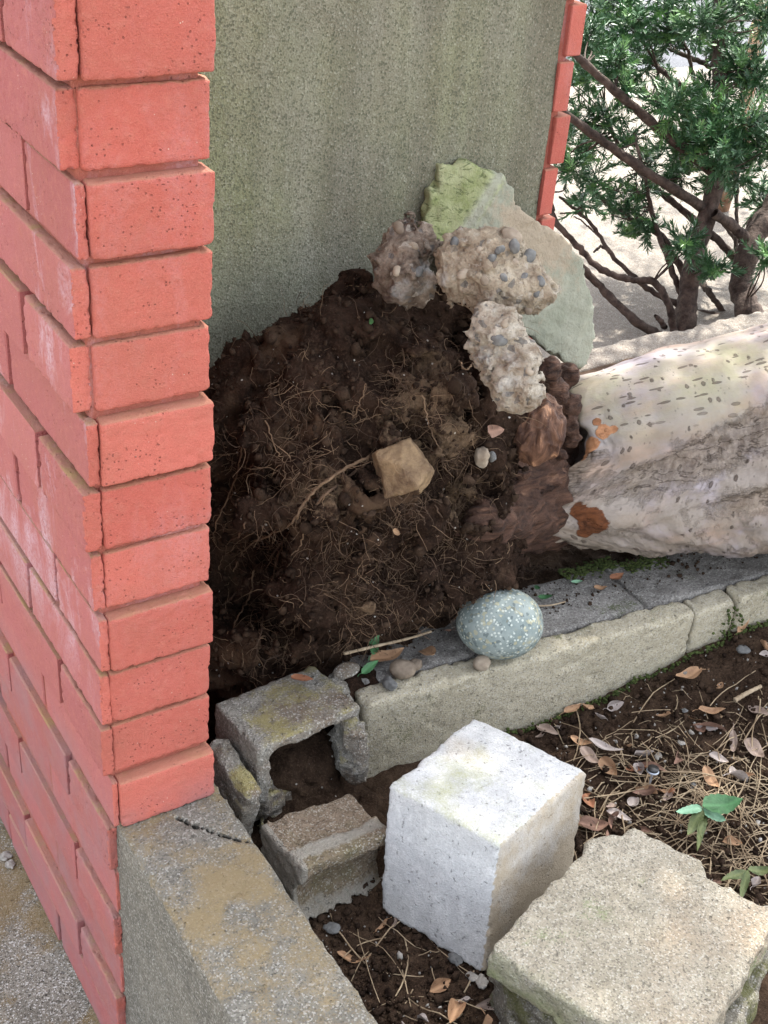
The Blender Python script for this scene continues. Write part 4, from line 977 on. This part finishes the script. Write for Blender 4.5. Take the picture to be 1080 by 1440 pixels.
# mixed litter
leafset = [leaf_mesh(lr.uniform(.036, .060), lr.uniform(.016, .028), lr.uniform(-.15, .55), lr.uniform(.0, .75), LEAF[(0, 1, 2, 4, 1, 0, 4, 2, 0, 4)[k % 10]], lr.choice((0, .2, .35)), k, tip=.5) for k in range(20)]
def ground_z(x, y):
    return float(Hs(x, y))
def put_leaf(me, p, rz, tilt, label, group=None, name='dead_leaf', cat='leaf'):
    o = bpy.data.objects.new(name, me); COL.objects.link(o); o.location = p; o.rotation_euler = (tilt[0], tilt[1], rz); return tag(o, label, cat, group)
def px_ground(u, v, z0=-.13):
    p = onz(u, v, z0)
    for _ in range(3): p = onz(u, v, ground_z(p[0], p[1])+.004)
    return p
def vdir(p, ang):      # picture direction -> heading on the ground
    a_ = proj(p[None])[0]; b_ = onz(a_[0]+20*math.cos(ang), a_[1]+20*math.sin(ang), p[2]); return math.atan2(b_[1]-p[1], b_[0]-p[0])
special = [
 (965, 955, 0, .052, .024, -.35, 'broad tan leaf with a long stalk lying on bare dark soil right of the kerb', .55, .1),
 (945, 1120, 3, .036, .015, 1.5, 'orange brown pointed leaf standing upright behind the flat slab', .0, .9),
 (890, 1135, 4, .034, .018, 1.8, 'greyish tan leaf propped in straw left of the orange pointed leaf', 0, .5),
 (895, 1085, 3, .036, .012, .05, 'curled rusty leaf lying against the screw', 0, .1),
 (770, 1030, 1, .040, .018, .6, 'pinkish folded leaf beside the right shoulder of the white cube block', 0, .3),
 (818, 1048, 0, .036, .014, .5, 'curled pale brown leaf right of the pinkish folded leaf', .2, .3),
 (830, 1070, 1, .044, .020, .9, 'pinkish brown leaf behind the right corner of the white cube block', 0, .2),
 (850, 1055, 4, .050, .016, .3, 'long greyish mottled leaf lying flat between the curled leaf and the screw', 0, .0),
 (828, 1130, 3, .032, .018, 1.2, 'small orange tan leaf touching the right side of the white cube block', 0, .2),
 (835, 1165, 2, .040, .026, .1, 'dark reddish brown leaf at the back corner of the flat slab', 0, .15),
 (870, 1150, 4, .036, .016, .4, 'dull grey brown leaf behind the flat slab', 0, .1),
 (1010, 1070, 4, .030, .016, .5, 'pale curled leaf fragment above the green seedling', 0, .2),
 (1060, 1060, 1, .044, .026, .9, 'large pinkish spotted leaf near the right edge of the soil bed', 0, .1),
 (985, 1030, 2, .028, .018, 1.4, 'brown crumpled leaf beside a pale leaf scrap', 0, .4),
 (1000, 1028, 4, .018, .013, .2, 'little whitish leaf scrap right of the brown crumpled leaf', 0, .2),
 (1068, 1005, 1, .040, .018, .6, 'pale rolled leaf at the right edge by the short stick', 0, .3),
 (1045, 880, 0, .040, .012, -.7, 'tan leaf arching up beside the foot of the kerb', .3, .6),
 (745, 1010, 4, .030, .014, .2, 'faded leaf in the corner between kerb and white cube block', 0, .2),
 (805, 1000, 0, .030, .014, -.3, 'light brown leaf at the bottom of the kerb face', .3, .3),
]
for k, (u, v, mi, L, Wd, ang, lab, stem, tilt) in enumerate(special):
    p = px_ground(u, v); me = leaf_mesh(L, Wd, .25, .25, LEAF[mi], stem, 50+k); put_leaf(me, p+np.array((0, 0, .003)), vdir(p, ang)+(PI if k == 0 else 0), (tilt*.6, -tilt*.8 if tilt < .8 else -1.0), lab)
kl = [(603, 920, 0, .040, .026, 1.0, 'triangular salmon brown leaf standing on the kerb between pebbles and speckled stone', .005, .5), (632, 888, 2, .034, .020, 1.6, 'dark curled leaf against the left side of the speckled stone', .01, .7),
      (545, 925, 0, .050, .026, -.2, 'torn light brown leaf under the thin pale twig', .004, .2), (530, 920, 0, .036, .014, 1.3, 'narrow tan leaf propped behind the rounded brown pebble', .01, .5),
      (425, 955, 3, .032, .014, .3, 'orange brown leaf on the back edge of the hollow block', .035, .2), (868, 812, 3, .024, .016, -.2, 'rust red leaf scrap on the soil below the trunk', .0, .3), (845, 828, 0, .020, .012, .2, 'small tan leaf scrap beside the rust red scrap', 0, .3), (690, 601, 2, .045, .020, .5, None, 0, 0)]
for k, (u, v, mi, L, Wd, ang, lab, z, tilt) in enumerate(kl):
    if lab is None: continue
    p = onz(u, v, z+.006); me = leaf_mesh(L, Wd, .25, .2, LEAF[mi], 0, 90+k); put_leaf(me, p, vdir(p, ang), (.3*tilt, -tilt), lab)
p = surf(692, 602); put_leaf(leaf_mesh(.045, .018, .2, .2, LEAF[2], 0, 101), p-_F*.004, .4, (1.0, .3, ), 'brown leaf stuck to the root ball beside the burl')
p = surf(555, 747); put_leaf(leaf_mesh(.022, .010, .2, .2, LEAF[0], 0, 102), p-_F*.004, .4, (1.0, .6), 'torn tan leaf scrap on the root ball below the ochre stone')
p = surf(517, 453); put_leaf(leaf_mesh(.014, .007, .1, .1, GREEN[0], 0, 103), p-_F*.004, 1.4, (1.0, 1.0), 'tiny green leaf on the top of the root ball', name='green_leaf')
for (u, v, L, Wd, ang, z, gi, lab) in ((525, 905, .040, .018, -1.2, .02, 0, 'toothed green leaf standing behind the thin pale twig'), (520, 938, .030, .014, -.4, .006, 0, 'small green leaf left of the rounded brown pebble'),
        (768, 840, .024, .010, .3, .002, 0, 'green leaf on the soil behind the speckled stone'), (757, 828, .020, .008, 1.1, .002, 0, 'narrow green leaf nearest the back of the speckled stone'), (812, 818, .018, .007, .2, .0, 1, 'pale green leaf scrap below the trunk')):
    p = onz(u, v, z+.004); put_leaf(leaf_mesh(L, Wd, .2, .15, GREEN[gi], .2, int(u), serr=.15), p, vdir(p, ang), (.5, -.4), lab, name='green_leaf')
# unplaceable repeats: many similar dead leaves
scat = random.Random(77); cnt = 0; shown = []
GL = 'small dry brown leaf lying among straw on the dark soil bed'
while cnt < 70:
    if scat.random() < .8: u = scat.uniform(740, 1120); v = scat.uniform(900, 1280)
    else: u = scat.uniform(470, 720); v = scat.uniform(1270, 1480)
    p = px_ground(u, v)
    if p[1] > ky(p[0])-.012 or p[2] > -.09+.07*float(sstep(p[0], .6, 1.0)): continue
    if 900 < u < 1010 and 930 < v < 1000: continue
    li_ = scat.randrange(20); me = leafset[li_]; hue = ('tan', 'pinkish brown', 'dark brown', 'greyish', 'pinkish brown', 'tan', 'greyish', 'dark brown', 'tan', 'greyish')[li_ % 10]
    spot = 'in front of the cube block' if u < 730 else 'behind the flat slab'
    GL = 'small dry %s leaf on the soil %s' % (hue, spot)
    o = put_leaf(me, p+np.array((0, 0, scat.uniform(-.001, .004))), scat.uniform(0, 6.3), (scat.uniform(-.9, .9), scat.uniform(-.6, .6)), GL, '%s dead leaves on the soil %s' % (hue, spot))
    s_ = scat.uniform(.35, .95); o.scale = (s_, s_, s_); cnt += 1

straw = Bag(); g2 = np.random.default_rng(8)
def add_straw(p, ang, L, r_, lift, bend):
    n = 7; t = np.linspace(-.5, .5, n); d = np.array((math.cos(ang), math.sin(ang))); nn = np.array((-d[1], d[0]))
    xy = p[:2]+np.outer(t*L, d)+np.outer(bend*L*(t**2), nn)
    z = np.array([max(ground_z(x, y), -.2) for x, y in xy]); zz = np.maximum.accumulate(np.full(n, z.mean()))+lift*(1-2*np.abs(t))+t*g2.uniform(-.15, .15)*L; zz = np.maximum(zz, z+r_)
    Vt, Qt = tube(np.column_stack([xy, zz]), r_, 4); straw.add(Vt, Qt)
def in_bed(p): return p[1] < ky(p[0])-.008 and p[0] > .14 and p[2] < -.095+.07*float(sstep(p[0], .6, 1.0))
n_ = 0
while n_ < 440:
    q = g2.random()
    if q < .42: u, v = g2.normal(960, 75), g2.normal(1130, 50)
    elif q < .62: u, v = g2.normal(1060, 30), g2.normal(1180, 70)
    elif q < .92: u, v = g2.uniform(760, 1100), g2.uniform(960, 1200)
    else: u, v = g2.uniform(470, 700), g2.uniform(1280, 1460)
    p = px_ground(u, v)
    if not in_bed(p): continue
    ang = vdir(p, g2.normal(.25, .9)) if g2.random() < .6 else g2.uniform(0, 6.3)
    add_straw(p, ang, g2.uniform(.02, .115), g2.uniform(.0004, .00105), g2.uniform(.001, .016), g2.uniform(-.5, .5)); n_ += 1
o = straw.build('straw', M['straw']); tag(o, 'dry tan straw and stalks scattered over the soil bed', 'straw', kind='stuff')
# soil clods and grit
def bedpts(n, rng, back=False):
    out = []
    while len(out) < n:
        if rng.random() < .75: p = px_ground(rng.uniform(730, 1120), rng.uniform(870, 1300))
        else: p = px_ground(rng.uniform(430, 720), rng.uniform(1230, 1480))
        if in_bed(p): out.append(p)
    return np.array(out)
c_ = bedpts(5200, g2); sz = np.minimum(.0008+g2.exponential(.0013, len(c_)), .007); o = crumbs(c_, sz, g2).build('soil_crumbs', M['clay'], smooth=False); tag(o, 'crumbs of dark soil on the bed', 'soil', kind='stuff')
c_ = bedpts(420, g2); sz = np.minimum(.0007+g2.exponential(.0009, len(c_)), .005); o = crumbs(c_, sz, g2).build('grit', M['grit'], smooth=False); tag(o, 'pale grit and small gravel on the soil bed', 'gravel', kind='stuff')
# crumbs on and behind kerb
xs = g2.uniform(.38, 1.3, 1500); ys = np.array([ky(x) for x in xs])+.075+np.abs(g2.normal(.08, .05, 1500)); zs = np.where(ys-ky(xs) < .152, .0005, Hs(xs, ys)); sz = np.minimum(.0005+g2.exponential(.0008, 1500), .004)
o = crumbs(np.column_stack([xs, ys, zs]), sz, g2).build('soil_crumbs', M['clay'], smooth=False); tag(o, 'loose dark soil spilt along the back of the kerb', 'soil', kind='stuff')
# crumbs in and round the hollow block, filling the void
def f(P):
    d = sd_ell(P, (.27, .075, -.105), (.075, .06, .055)); d = smin(d, sd_ell(P, (.27, .0, -.145), (.10, .09, .035)), .02)
    return d+.008*fbm(P, .03, 3, .6)+.003*fbm(P, .008, 2)
o = sdo('soil_heap', f, (.15, -.12, -.2), (.39, .16, -.03), .004, M['soil'], base=(.27, .05, -.13)); tag(o, 'soil spilling out of the hollow block cavity', 'soil', kind='stuff')
def f(P):
    d = sd_ell(P, (.365, .105, -.012), (.05, .035, .018)); return d+.006*fbm(P, .02, 3, .6)
o = sdo('soil_heap', f, (.29, .05, -.04), (.44, .17, .02), .003, M['ball'], base=(.365, .105, -.02)); tag(o, 'small crumbly brown soil patch on the joint of hollow block and kerb', 'soil', kind='stuff')
# mosses along kerb joint
mb = Bag()
for _ in range(500):
    x = g2.uniform(.78, .96); y = ky(x)+.155+g2.normal()*.008-.02*(x > .88); v = IV*g2.uniform(.0015, .0035)*np.array((1, 1, .5)); mb.add(v+np.array((x, y, .0)), IF)
for _ in range(90):
    x = g2.normal(.975, .012); y = ky(x)-.003+g2.normal()*.002; v = IV*g2.uniform(.0012, .003); mb.add(v+np.array((x, y, g2.uniform(-.12, -.01))), IF)
for _ in range(700):
    x = g2.uniform(.5, 1.2); y = ky(x)-.005+abs(g2.normal())*-.003; v = IV*g2.uniform(.001, .0028); mb.add(v+np.array((x, y, ground_z(x, y)+abs(g2.normal())*.004)), IF)
o = mb.build('moss', m_simple('moss', (.03, .045, .012), (.085, .11, .03), 90, 1.0), smooth=False); tag(o, 'green moss in the kerb joints and along its foot', 'moss', kind='stuff')

# twig over the pebbles, sticks in the bed
def stick(px_path, r_, mat, label, zs, name='twig', cat='twig', knots=True):
    P_ = np.array([onz(u, v, z) for (u, v), z in zip(px_path, zs)]); P_ = spline(P_, 22); rr_ = r_*(1+.12*np.sin(np.arange(22)*1.9))*np.linspace(1.1, .8, 22)
    Vt, Qt = tube(P_, rr_, 7); o = obj(name, Vt, Qt, mat, base=P_.min(0)); return tag(o, label, cat)
stick([(484, 919), (530, 908), (570, 899), (606, 888)], .0022, M['twig'], 'thin pale twig lying across the leaves left of the speckled stone', (.03, .028, .024, .02))
stick([(755, 852), (775, 851), (795, 846)], .0013, M['twig'], 'short bare twig poking out behind the speckled stone', (.006, .006, .006))
def gz(u, v): return px_ground(u, v)[2]+.004
stick([(1033, 985), (1050, 975), (1070, 965)], .0035, M['twig'], 'short thick stick near the right edge of the soil bed', (gz(1033, 985), gz(1050, 975)+.003, gz(1070, 965)))
stick([(930, 1085), (990, 1088), (1050, 1105), (1085, 1120)], .0011, M['straw'], 'long tan stalk crossing the soil behind the green seedling', (gz(930, 1085)+.006, gz(990, 1088)+.008, gz(1050, 1105)+.007, gz(1085, 1120)+.004), 'stalk', 'stalk')
stick([(820, 1123), (870, 1116), (930, 1104), (985, 1098)], .0010, M['straw'], 'long tan stalk running from the white cube block to the screw', (gz(820, 1123)+.006, gz(870, 1116)+.007, gz(930, 1104)+.008, gz(985, 1098)+.006), 'stalk', 'stalk')

# screw with washer
sc0 = px_ground(912, 1108)+np.array((0, 0, .004)); top = ond(918, 1084, (sc0-CAM)@_F-.012); dd = (top-sc0)/np.linalg.norm(top-sc0)
sroot = empty('screw', sc0, 'bluish metal screw with a black rubber washer sticking up from the straw', 'screw')
Vt, Qt = tube([sc0, sc0+dd*.008, top], (.0006, .0016, .0016), 10); obj('shank', Vt, Qt, M['metal'], sroot)
def disc(c_, n_, r_, th_):
    p = [c_-n_*th_, c_-n_*th_*.999, c_, c_+n_*th_*.999, c_+n_*th_]; return tube(p, (.0001, r_*.95, r_, r_*.95, .0001), 20)
Vt, Qt = disc(top, dd, .0088, .0014); obj('washer', Vt, Qt, M['metal'], sroot)
Vt, Qt = disc(top+dd*.0032, dd, .0080, .0018); obj('head', Vt, Qt, M['rubber'], sroot)

# seedlings
def seedling(u, v, leaves, label, hgt=.03):
    b = px_ground(u, v); root = empty('seedling', b, label, 'seedling'); tip = b+np.array((0, 0, hgt))
    Vt, Qt = tube(spline([b, b+np.array((.002, 0, hgt*.5)), tip], 8), .0009, 5); obj('stem', Vt, Qt, M['root'], root)
    for k, (du, dv, L, Wd, gi, tz) in enumerate(leaves):
        e = onz(u+du, v+dv, tip[2]+tz); d = e-tip; ll = np.linalg.norm(d); d /= ll; me = leaf_mesh(ll, Wd, .12, .10, GREEN[gi], 0, int(u)+k, serr=.12)
        x = d; y_ = np.cross((0, 0, 1), x); y_ /= np.linalg.norm(y_); z_ = np.cross(x, y_); V = np.empty(len(me.vertices)*3, np.float32); me.vertices.foreach_get('co', V); V = V.reshape(-1, 3); V[:, 0] += ll/2
        o = bpy.data.objects.new('leaf', me); COL.objects.link(o); o.parent = root
        o.matrix_local = Matrix([[x[0], y_[0], z_[0], 0], [x[1], y_[1], z_[1], 0], [x[2], y_[2], z_[2], 0], [0, 0, 0, 1]]).normalized()
        o.location = tip+d*ll/2-b
seedling(980, 1165, [(65, -38, .05, .042, 0, .012), (40, -10, .05, .030, 1, -.004), (-30, -22, .04, .018, 1, .002), (-14, 12, .03, .018, 2, -.012), (6, 14, .03, .016, 2, -.012), (2, 34, .03, .012, 2, -.02)], 'green seedling with broad toothed leaves beside the flat slab', .034)
seedling(1045, 1245, [(45, -20, .04, .018, 2, .005), (-32, -5, .03, .016, 2, -.002), (-4, 22, .03, .012, 2, -.01)], 'smaller dull green seedling at the broken corner of the flat slab', .025)
# pale chips on the soil
chips = [(1045, 915, .013, 'pebble_grey', 'flat grey stone chip on the dark soil right of the tan stalked leaf'), (975, 1105, .007, 'pebble_grey', 'tiny bluish pebble above the green seedling'), (963, 1000, .006, 'pebble_grey', 'small grey pebble below the tan stalked leaf'),
         (925, 1065, .008, 'grit', 'white stone chip above the screw'), (958, 1045, .007, 'grit', 'white rounded chip right of the pinkish leaves'), (1014, 1008, .005, 'ochre', 'tiny ochre pebble in the bare soil at right'),
         (640, 1350, .012, 'pebble_grey', 'pale grey chip at the lower front edge of the white cube block'), (466, 1306, .011, 'pebble_grey', 'flat grey chip on the soil in front of the half block'), (678, 1382, .011, 'grit', 'whitish crumb under the front corner of the white cube block'), (664, 1375, .009, 'grit', 'bluish white crumb left of the cube block front corner')]
for k, (u, v, s_, mt, lab) in enumerate(chips):
    p = px_ground(u, v); stone('stone_chip', p+np.array((0, 0, s_*.2)), (s_, s_*.8, s_*.4), M[mt], lab, seed=30+k, facets=True, ang=k*1.3, cat='stone chip')
for k, (u, v) in enumerate(((5, 1180), (12, 1192))):
    p = onz(u, v, -.42); p[2] = float(street_z(p[0]))+.003; stone('stone_chip', p, (.012-.003*k, .010, .005), M['grit'], ('white stone chip on the street at the foot of the brick pillar', 'smaller white stone chip just below the other on the street')[k], seed=60+k, facets=True, cat='stone chip')

# ================================================================== YEW BUSH
base = onz(962, 474, -.27); D0 = (base-CAM)@_F
bush = empty('yew_bush', (base[0], base[1], base[2]), 'dark green yew bush with several leaning brown stems behind the fallen trunk', 'bush')
stems = [ # px path, half width px, depth offsets
 ([(958, 500), (963, 450), (973, 383), (990, 317), (1007, 253), (1010, 225), (1015, 150), (1010, 60), (1015, -40)], (18, 11), 0, 0),
 ([(1062, 470), (1052, 440), (1043, 400), (1053, 350), (1080, 300), (1105, 250), (1120, 150), (1130, 20)], (22, 15), .02, .1),
 ([(987, 290), (933, 257), (860, 207), (800, 163), (760, 130)], (9, 5.5), -.02, -.30),
 ([(1000, 240), (930, 183), (887, 147), (827, 93), (790, 60)], (9, 5.5), -.08, -.26),
 ([(950, 480), (947, 460), (940, 427), (920, 397), (887, 393), (847, 380), (813, 347), (780, 308), (772, 270)], (7, 4.5), -.02, -.12),
 ([(940, 486), (927, 473), (893, 450), (850, 410), (817, 373)], (8.5, 6), -.03, -.10),
 ([(955, 430), (907, 403), (860, 357), (827, 310), (787, 277)], (5.5, 2.2), .02, -.02),
 ([(980, 313), (937, 277), (903, 247), (867, 200), (850, 150)], (6.5, 3), .05, .22),
 ([(962, 385), (927, 330), (887, 307), (843, 277), (815, 240)], (6.5, 2.6), .04, .1),
 ([(957, 413), (940, 367), (920, 313), (907, 250), (895, 200)], (5.5, 2.6), .03, .0),
 ([(1052, 338), (1030, 318), (1005, 300)], (10, 8), .05, -.05),
 ([(1040, 385), (1030, 360), (1000, 330), (975, 322)], (8.5, 5), .08, .05),
 ([(1005, 180), (990, 150), (947, 113), (918, 88)], (8, 4), .05, .15),
 ([(1050, 125), (1007, 97), (960, 77), (927, 60)], (6.5, 3), .15, .2),
 ([(985, 395), (1000, 415), (1022, 445), (1035, 462)], (6, 4.5), .10, .06),
 ([(978, 437), (1010, 442), (1040, 447)], (4, 3), .08, .08),
 ([(1035, 380), (1035, 300), (1038, 230), (1030, 160)], (4, 2.5), .15, .2),
 ([(990, 150), (975, 110), (968, 70)], (5, 3), .1, .1),
 ([(860, 357), (845, 347), (835, 355)], (2.6, 1.8), .0, .0), ([(935, 460), (928, 450), (922, 444)], (5, 3), -.05, -.06),
 ([(1010, 300), (1040, 340), (1060, 300), (1085, 285)], (4, 3), .2, .2), ([(827, 310), (810, 300), (787, 300)], (2, 1.4), -.02, -.03), ([(840, 330), (820, 312), (806, 305)], (1.6, 1), .0, .0),
]
nodes = []
for k, (pp, (w0, w1), d0, d1) in enumerate(stems):
    n = len(pp); P_ = np.array([ond(u, v, D0+d0+(d1-d0)*i/(n-1)+.015*math.sin(3*i+k)) for i, (u, v) in enumerate(pp)]); P_ = spline(P_, n*7)
    rr_ = .84*np.linspace(w0, w1, len(P_))*D0/F_PX*(1+.07*np.sin(np.arange(len(P_))*.9+k)); 
    if k in (0, 1, 5): rr_ = rr_*(1+.45*np.exp(-np.arange(len(P_))/4.0)); P_[0, 2] -= .03
    P_ = P_+g2.normal(size=P_.shape)*.0012
    Vt, Qt = tube(P_, rr_, 12); nn = fbm(Vt, .012, 2); c_ = np.repeat(P_, 12, 0); Vt = c_+(Vt-c_)*(1+.10*nn+.08*fbm(Vt*np.array([1, 1, .2]), .006, 2))[:, None]
    obj('stem' if k < 2 else 'branch', Vt, Qt, M['stem'], bush); nodes.append(P_)
def shoot_template(rng, L=.055, nl=.022, nn=30):
    V = []; Fc = []; b0 = 0
    for i in range(nn):
        t = (i+.5)/nn; p = np.array((L*t, 0, -.1*L*t*t)); a = rng.uniform(0, 2*PI) if t > .82 else rng.choice((0, PI))+rng.normal()*.8
        dr = np.array((.55+.6*t, math.cos(a), math.sin(a)*.9))+rng.normal(size=3)*.12; dr /= np.linalg.norm(dr)
        l = nl*rng.uniform(.75, 1.15)*(1-.25*abs(t-.4)); wv = np.cross(dr, (1, 0, 0)); wv /= np.linalg.norm(wv)+1e-9; w_ = .0018
        q = p+dr*l; mid = p+dr*l*.55+np.array((.0008, 0, -.0006))
        V += [p-wv*w_*.5, p+wv*w_*.5, mid+wv*w_, mid-wv*w_, q+wv*w_*.25, q-wv*w_*.25]; Fc += [(b0, b0+1, b0+2, b0+3), (b0+3, b0+2, b0+4, b0+5)]; b0 += 6
    return np.array(V), np.array(Fc)
_gs = np.random.default_rng(4); SH = [shoot_template(_gs) for _ in range(10)]
def shoot(bag, base_, d, L, rng, nl=0, dens=1.0):
    d = d/np.linalg.norm(d); y_ = np.cross((0, 0, 1.), d); y_ /= np.linalg.norm(y_)+1e-9; z_ = np.cross(d, y_); V, Fc = SH[rng.integers(10)]
    k = L/.055; bag.add(base_+(V*np.array((k, max(1, k*.8), max(1, k*.8))))@np.array([d, y_, z_]), Fc)
allP = np.vstack(nodes)
clusters = [(845, 25, 38), (885, 45, 40), (905, 90, 32), (835, 75, 32), (822, 112, 26), (805, 165, 26), (850, 172, 34), (880, 198, 26), (806, 215, 24), (835, 250, 28), (855, 284, 24), (885, 300, 26), (900, 328, 16), (915, 320, 14),
  (1000, 170, 48), (1048, 178, 44), (958, 205, 40), (1018, 222, 36), (945, 152, 32), (985, 195, 44), (1068, 208, 38), (940, 15, 40), (985, 35, 36), (1030, 15, 34), (1022, 62, 26), (916, 140, 22), (905, 232, 20), (962, 240, 28), (1062, 118, 26), (965, 345, 16),
  (1072, 285, 20), (1002, 378, 9), (1076, 365, 10), (1040, 95, 24), (870, 10, 40), (865, 95, 24), (820, 60, 26), (875, 130, 22), (800, 245, 16), (818, 180, 26), (1040, 245, 20), (930, 250, 18), (1075, 30, 18), (900, 270, 18), (830, 205, 22), (1000, 130, 30), (945, 50, 30), (1010, 260, 16), (820, 285, 14)]
gf = np.random.default_rng(31)
for k, (u, v, r_) in enumerate(clusters):
    bagd = Bag(); bagl = Bag(); dd_ = D0+gf.uniform(-.16, .22)
    if k in (14, 15, 16, 17, 19, 20): dd_ = D0-.10+gf.uniform(-.05, .03)
    c_ = ond(u, v, dd_); R_ = r_*dd_/F_PX
    lit = False
    for s_ in range(int(14+r_*1.0) if not (u < 935 and v > 120) else int(7+r_*.55)):
        off = gf.normal(size=3); off /= np.linalg.norm(off); p = c_+off*R_*gf.uniform(.05, .75); d = off*.8+np.array((0, 0, .35))+gf.normal(size=3)*.4
        shoot(bagl if gf.random() < (.22 if v > 100 else .3) else bagd, p, d, gf.uniform(.035, .065), gf, .019)
        Vt, Qt = tube(np.array([p, p+d/np.linalg.norm(d)*.04]), .0012, 3); bagd.add(Vt, Qt)
    # twigs that carry the shoots
    j = allP[((allP-c_)**2).sum(1).argmin()]
    for _ in range(3):
        e = c_+gf.normal(size=3)*R_*.4; mid = (j+e)/2+gf.normal(size=3)*.01
        if np.linalg.norm(j-e) < .35:
            Vt, Qt = tube(spline([j, mid, e], 8), np.linspace(.0028, .0012, 8), 5); obj('twig', Vt, Qt, M['stem'], bush)
    bagd.build('foliage', M['needle'], bush, smooth=False)
    if bagl.n: bagl.build('foliage', M['needle_light'], bush, smooth=False)
# unseen crown added above and right of the frame to shade the foreground
bagd = Bag()
def crown(n, c0, sd, smin_=-1):
    k = 0
    while k < n:
        c_ = np.array(c0)+gf.normal(size=3)*np.array(sd); pc = proj(c_[None])[0]
        if pc[1] > -60 and pc[0] < 1130 and (c_-CAM)@_F > 0: k += 1; continue
        if c_[2] < .2: continue
        shoot(bagd, c_, gf.normal(size=3)+np.array((0, 0, .5)), .085, gf); k += 1
crown(700, (base[0]+.1, base[1]+.1, 1.1), (.35, .30, .25))
crown(2600, (1.62, .62, 1.95), (.36, .40, .22))
crown(900, (1.12, .43, 1.98), (.20, .20, .13))  # added to keep the sun off the near kerb
crown(600, (2.3, .6, 1.2), (.3, .3, .4))
for k in range(9):  # unseen branches added to carry the shading crown
    tip = np.array((1.62, .62, 1.9))+gf.normal(size=3)*np.array((.3, .3, .15)); st_ = nodes[k % 2][-1]
    Vt, Qt = tube(spline([st_, (st_+tip)/2+gf.normal(size=3)*.05, tip], 10), np.linspace(.009, .003, 10), 6); obj('branch', Vt, Qt, M['stem'], bush)
o = bagd.build('foliage', M['needle'], bush, smooth=False); o['kind'] = 'stuff'
# second stem of another tree, far right top
P_ = np.array([ond(u, v, D0+dd_) for (u, v), dd_ in (((1045, 190), .55), ((1050, 140), .55), ((1060, 67), .6), ((1073, 0), .65), ((1080, -80), .7))]); q0 = P_[0].copy()
gnd = q0.copy(); gnd[2] = street_z(gnd[0])-.02; gnd[0] -= .03; P_ = spline(np.vstack([gnd, P_]), 40); Vt, Qt = tube(P_, np.linspace(.026, .019, 40), 14); nn = fbm(Vt, .02, 3); c_ = np.repeat(P_, 14, 0); Vt = c_+(Vt-c_)*(1+.15*nn)[:, None]
tr = empty('young_tree', gnd, 'slender tree stem with flaking orange bark behind the yew at the upper right', 'tree'); obj('trunk', Vt, Qt, M['stem2'], tr)
bagd = Bag()
for _ in range(160):
    c_ = P_[-1]+np.array((0, 0, .35))+gf.normal(size=3)*.2; shoot(bagd, c_, gf.normal(size=3)+np.array((0, 0, .5)), .07, gf)
o = bagd.build('crown', M['needle'], tr, smooth=False)
